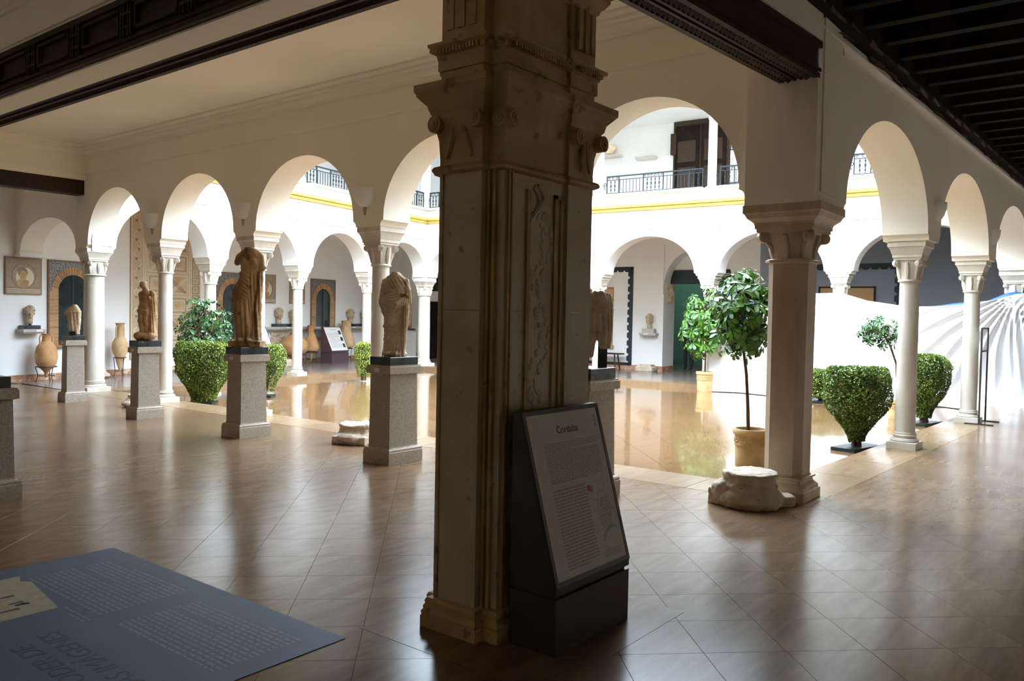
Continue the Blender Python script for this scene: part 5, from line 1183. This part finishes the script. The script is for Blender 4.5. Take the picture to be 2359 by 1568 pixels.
def pot(t, r, h, m=POTM):
    b = MB(); b.lathe([(r*.84, 0), (r*.86, .02), (r*.88, h*.5), (r*.91, h*.84), (r*1.0, h*.86), (r*1.03, h*.9), (r*1.03, h*.95), (r*.99, h), (r*.88, h), (r*.85, h*.9)], 32); p = b.build('pot', m, t, .6)
    q = MB()
    for z in (h*.60, h*.76): q.tube([(r*.905*cos(a), r*.905*sin(a), z+.006*sin(a*26)) for a in np.linspace(0, 2*pi, 79)], .008, 5)
    for k in range(40): a = 2*pi*k/40; q.ell((r*.9*cos(a), r*.9*sin(a), h*.68+.012*sin(a*10)), (.012, .012, .012), None, 6, 4)
    q.build('pot_ornament', m, p)
    q = MB(); q.lathe([(r*.86, h*.9), (.01, h*.93)], 20); q.build('soil', SOIL, p)
def umbrella_tree(label, loc, rp, hp, trunk, crown, n, seed, wm, Lf, name='umbrella_tree', has_pot=True, low=()):
    r = random.Random(seed); t = thing(name, label, 'potted plant' if has_pot else 'tree', loc)
    if has_pot: pot(t, rp, hp)
    b = MB(); b.tube(trunk, [.022, .02, .018, .016, .014][:len(trunk)], 8); tr = b.build('trunk', BARK, t, .8)
    br = MB(); cx, cy, cz, rx, rz = crown; tips = []
    for i in range(n):
        for _ in range(30):
            th = r.uniform(0, 2*pi); ph = math.asin(r.uniform(-.9, 1)); k = r.uniform(.25, 1.12)**.6
            p = (cx+rx*k*cos(ph)*cos(th), cy+rx*k*cos(ph)*sin(th), cz+rz*k*sin(ph))
            if all((p[0]-q[0])**2+(p[1]-q[1])**2+(p[2]-q[2])**2 > (Lf*.55)**2 for q in tips): break
        tips.append(p)
    tops = np.array(trunk[-1]); base = np.array(trunk[-2])
    for p in tips:
        if r.random() < .5: q = base+(tops-base)*r.uniform(.2, 1); br.tube([q, (q+np.array(p))/2+np.array([0, 0, -.02]), (p[0], p[1], p[2]-.05)], .004, 4)
    br.build('twigs', BARK, tr)
    ms = [whorl('leaf', r.choice((7, 8, 9)), Lf*.9, Lf*.36, wm, .2+.2*i, seed*10+i) for i in range(4)]
    for p in tips:
        o = bpy.data.objects.new('leaf', r.choice(ms)); COL.objects.link(o); o.parent = t; o.location = p
        out = Vector((p[0]-cx+r.uniform(-.7, .7)*rx, p[1]-cy+r.uniform(-.7, .7)*rx, (p[2]-cz)*.5+.75*rx)); o.rotation_euler = out.to_track_quat('Z', 'X').to_euler(); o.rotation_euler.rotate_axis('Z', r.uniform(0, 6.28)); o.scale = (r.uniform(.75, 1.15),)*3
    return t
RGT = np.array([_R[0], _R[1], 0.])
pos = np.array([1.71, 1.02, ZP])
umbrella_tree('potted umbrella tree with a bare bent trunk beside the near corner column', tuple(pos), .195, .435, [tuple(RGT*-.03+np.array([0, 0, .38])), tuple(RGT*-.045+np.array([0, 0, .7])), tuple(RGT*-.07+np.array([0, 0, 1.05])), tuple(RGT*-.115+np.array([0, 0, 1.35])), tuple(RGT*-.11+np.array([0, 0, 2.1]))], (RGT[0]*-.10, RGT[1]*-.10, 1.72, .37, .50), 150, 11, LEAF, .138)
umbrella_tree('farther potted umbrella tree in front of the sheet edge', (10.42, 5.63, ZP), .2, .46, [(0, 0, .4), (0, 0, .6), (0, 0, .8), (0, 0, 1.1), (.02, .02, 2.3)], (0, 0, 1.55, .56, .84), 150, 12, LEAF, .185)
umbrella_tree('small feathery tree standing against the hanging sheet', (8.15, .98, ZP), .15, .3, [(0, 0, .25), (0, 0, .6), tuple(RGT*-.03+np.array([0, 0, .95])), tuple(RGT*-.14+np.array([0, 0, 1.25])), tuple(RGT*-.33+np.array([0, 0, 1.6]))], (RGT[0]*-.34, RGT[1]*-.34, 1.52, .36, .3), 60, 13, LEAFD, .11)
umbrella_tree('leafy shrub behind the clipped hedge at the left', (1.5, 11.85, ZP), .26, .5, [(0, 0, .4), (0, 0, .6), (0, 0, .9), (0, 0, 1.1), (0, 0, 1.7)], (0, 0, 1.2, .56, .74), 240, 14, LEAFD, .125)
LEAFI = mat('hedge_dark_core', (.02, .035, .008), (.035, .055, .012), .9, 25, bump=.8, bscale=40)
def hedge(label, loc, rz, topw, topd, h, botw, n, seed, m=LEAFB, ls=.036, z0=.1, tray=(.3, .2), round_=.5, yel=.12):
    r = np.random.default_rng(seed); t = thing('clipped_hedge', label, 'hedge', loc, rz, 'clipped hedges in trays')
    if tray: b = MB(); b.box(-tray[0], tray[0], -tray[1], tray[1], 0, .045); b.build('tray', TRAY, t)
    st = MB(); rr = random.Random(seed)
    for i in range(16):
        a = rr.uniform(0, 2*pi); q = rr.uniform(.2, .8); st.tube([(.06*cos(a), .06*sin(a), .02), (botw*.6*cos(a)*q, botw*.6*sin(a)*q, .25), (topw*.8*cos(a)*q, topd*.8*sin(a)*q, h*.75)], [.014, .01, .005], 5)
    st.build('stems', BARK, t)
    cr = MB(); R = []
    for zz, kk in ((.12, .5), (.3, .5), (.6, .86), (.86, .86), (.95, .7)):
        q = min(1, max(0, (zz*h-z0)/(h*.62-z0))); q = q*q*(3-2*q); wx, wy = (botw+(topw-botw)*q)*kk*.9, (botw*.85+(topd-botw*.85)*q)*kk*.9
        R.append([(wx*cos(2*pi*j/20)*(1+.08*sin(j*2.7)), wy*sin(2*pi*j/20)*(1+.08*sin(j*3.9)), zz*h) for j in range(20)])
    cr.rings(R); cr.build('dark_core', LEAFI, t, .9)  # solid dark core that stops the view through the leaves
    def shell(nn, depth):
        u = r.uniform(0, 1, nn); th = r.uniform(0, 2*pi, nn); z = z0+(h-z0)*u**.75
        k = np.clip((z-z0)/(h*.62-z0), 0, 1); k = k*k*(3-2*k)
        wx = botw+(topw-botw)*k; wy = botw*.85+(topd-botw*.85)*k
        rounding = np.sqrt(np.clip(1-np.clip((z-h*(1-.16))/(h*.16), 0, 1)**2*round_, 0, 1)); wx, wy = wx*rounding, wy*rounding
        e = 3.2; d_ = (np.abs(np.cos(th))**e+np.abs(np.sin(th))**e)**(-1/e)
        cap_ = r.uniform(0, 1, nn) < .22; rad = np.where(cap_, np.sqrt(r.uniform(0, 1, nn)), 1-depth*r.uniform(0, 1, nn)**2)
        z = np.where(cap_, h-.03*rad**3-r.uniform(0, .07, nn), z)
        k2 = np.where(cap_, 1, 0); wx = np.where(cap_, topw*math.sqrt(1-round_*.6), wx); wy = np.where(cap_, topd*math.sqrt(1-round_*.6), wy)
        x, y = wx*d_*rad*np.cos(th), wy*d_*rad*np.sin(th)
        lump = np.array([noise.noise(Vector((a*6, b_*6, c*6+seed))) for a, b_, c in zip(x, y, z)])
        x, y, z = x*(1+.13*lump), y*(1+.13*lump), z+.03*lump
        return np.stack([x, y, z], 1)
    for nm, mm, nn, dp in (('foliage', m, int(n*(1-yel)), .28), ('pale_foliage', LEAFY, int(n*yel), .06)):
        P = shell(nn, dp); a = r.normal(size=(nn, 3)); a /= np.linalg.norm(a, axis=1)[:, None]; c = r.normal(size=(nn, 3)); b_ = np.cross(a, c); b_ /= np.linalg.norm(b_, axis=1)[:, None]
        sz = ls*r.uniform(.6, 1.2, nn)[:, None]
        V = np.stack([P-a*sz*.5, P+b_*sz*.28, P+a*sz*.5, P-b_*sz*.28], 1).reshape(-1, 3)
        me = bpy.data.meshes.new(nm); me.from_pydata(V.tolist(), [], [(4*i, 4*i+1, 4*i+2, 4*i+3) for i in range(nn)]); me.update()
        o = mkobj(nm, me, mm, t); o['kind'] = 'stuff'
    return t
hedge('nearest clipped hedge, narrowing to its foot, left of a right arcade column', (3.98, .5, ZP), -.2, .42, .36, 1.08, .10, 19000, 1, tray=(.36, .16))
hedge('rounded clipped hedge left of the sign stand', (7.55, .42, ZP), -.2, .40, .34, 1.16, .11, 17000, 2, tray=(.34, .16), round_=.9)
hedge('low distant clipped hedge just right of the corner column', (10.05, 2.85, ZP), -.9, .52, .3, .68, .36, 9000, 3, tray=(.55, .3), ls=.045)
hedge('bulky clipped hedge between the two left pedestals', (.85, 10.75, ZP), -.9, .46, .42, 1.1, .2, 24000, 4, tray=(.2, .16), yel=.3, z0=.03)
hedge('pale clipped hedge behind the tall draped statue', (2.25, 11.0, ZP), -.9, .4, .35, 1.02, .2, 10000, 6, tray=(.2, .16), yel=.5)
hedge('small light green bush left of the togate statue', (6.26, 12.64, ZP), 0, .2, .2, .95, .14, 4500, 5, tray=None, m=LEAFY, ls=.04, round_=.9, yel=.5)

# ================================================================== PERSON in the dark room
def person(label, loc, rz):
    V = [(0, 0, .92), (0, 0, 1.15), (0, -.01, 1.38), (0, 0, 1.48), (-.18, 0, 1.40), (-.24, .02, 1.14), (-.2, -.16, .96), (.18, 0, 1.40), (.24, .02, 1.14), (.17, -.18, 1.0), (-.09, 0, .88), (-.10, -.02, .48), (-.10, .02, .08), (-.10, -.14, .04), (.09, 0, .88), (.10, -.02, .48), (.10, .02, .08), (.10, -.14, .04)]
    Ed = [(0, 1), (1, 2), (2, 3), (2, 4), (4, 5), (5, 6), (2, 7), (7, 8), (8, 9), (0, 10), (10, 11), (11, 12), (12, 13), (0, 14), (14, 15), (15, 16), (16, 17)]
    Rr = [(.15, .11), (.15, .11), (.15, .1), (.06, .06), (.07, .07), (.05, .05), (.035, .035), (.07, .07), (.05, .05), (.035, .035), (.1, .1), (.07, .07), (.05, .05), (.045, .04), (.1, .1), (.07, .07), (.05, .05), (.045, .04)]
    me = bpy.data.meshes.new('person'); me.from_pydata(V, Ed, []); o = bpy.data.objects.new('tmp', me); COL.objects.link(o)
    o.modifiers.new('k', 'SKIN'); o.modifiers.new('s', 'SUBSURF').levels = 1
    for i, q in enumerate(Rr): me.skin_vertices[0].data[i].radius = q
    me.skin_vertices[0].data[0].use_root = True
    dg = bpy.context.evaluated_depsgraph_get(); dg.update(); r = bpy.data.meshes.new_from_object(o.evaluated_get(dg)); bpy.data.objects.remove(o)
    t = thing('person', label, 'person', loc, rz); mkobj('clothed_body', r, DARKC, t, 4.0)
    b = MB(); b.ell((0, -.01, 1.6), (.075, .095, .115)); b.ell((0, -.1, 1.59), (.014, .02, .025), None, 8, 5)
    for s in (-1, 1): b.ell((s*.075, .0, 1.59), (.012, .022, .03), None, 8, 5)
    b.cap((0, 0, 1.44), (0, 0, 1.52), .05, .05); hd = mkobj('head', remesh(b, .012), SKIN, t, 4.0)
    b = MB(); b.ell((0, .02, 1.64), (.085, .1, .1)); b.build('hair', DARKC, hd, 1.)
    for sx, p in ((-1, (-.2, -.17, .95)), (1, (.17, -.19, .99))):
        b = MB(); p = np.array(p); b.ell(tuple(p+np.array([0, -.03, -.01])), (.035, .045, .018), None, 10, 6)
        for k in range(4): b.cap(p+np.array([-.026+.017*k, -.06, -.01]), p+np.array([-.026+.017*k, -.1+.008*abs(k-1.5), -.035]), .009, .008, 6)
        b.cap(p+np.array([-sx*.03, -.03, -.005]), p+np.array([-sx*.055, -.065, -.015]), .01, .009, 6); b.build('hand', SKIN, t, 1.)
person('person in dark clothes standing in the dim room behind the umbrella trees', fCO(8.75, -1.15, 0), fCO.nang+pi/2)
for o_ in list(bpy.data.objects):
    if o_.parent is None and 'category' in o_.keys() and 'kind' not in o_.keys(): o_['kind'] = 'thing'
for o_ in bpy.data.objects:
    if o_.parent is not None and o_.name.split('.')[0] in ('text_lines', 'dentils', 'bars', 'balusters', 'scrollwork', 'dark_pattern', 'pale_pattern', 'ochre_pattern', 'dark_figure', 'pale_figure', 'ochre_figure', 'scallops', 'carving', 'rope_carving', 'relief_carving', 'pot_ornament', 'stems', 'twigs', 'map_drawing', 'illustration_drawing', 'emblem', 'moulding', 'fillet', 'panel_frame', 'acanthus_stem', 'triglyph', 'carved_panel', 'rails', 'mortar_bed', 'title_lettering'): o_['kind'] = 'stuff'
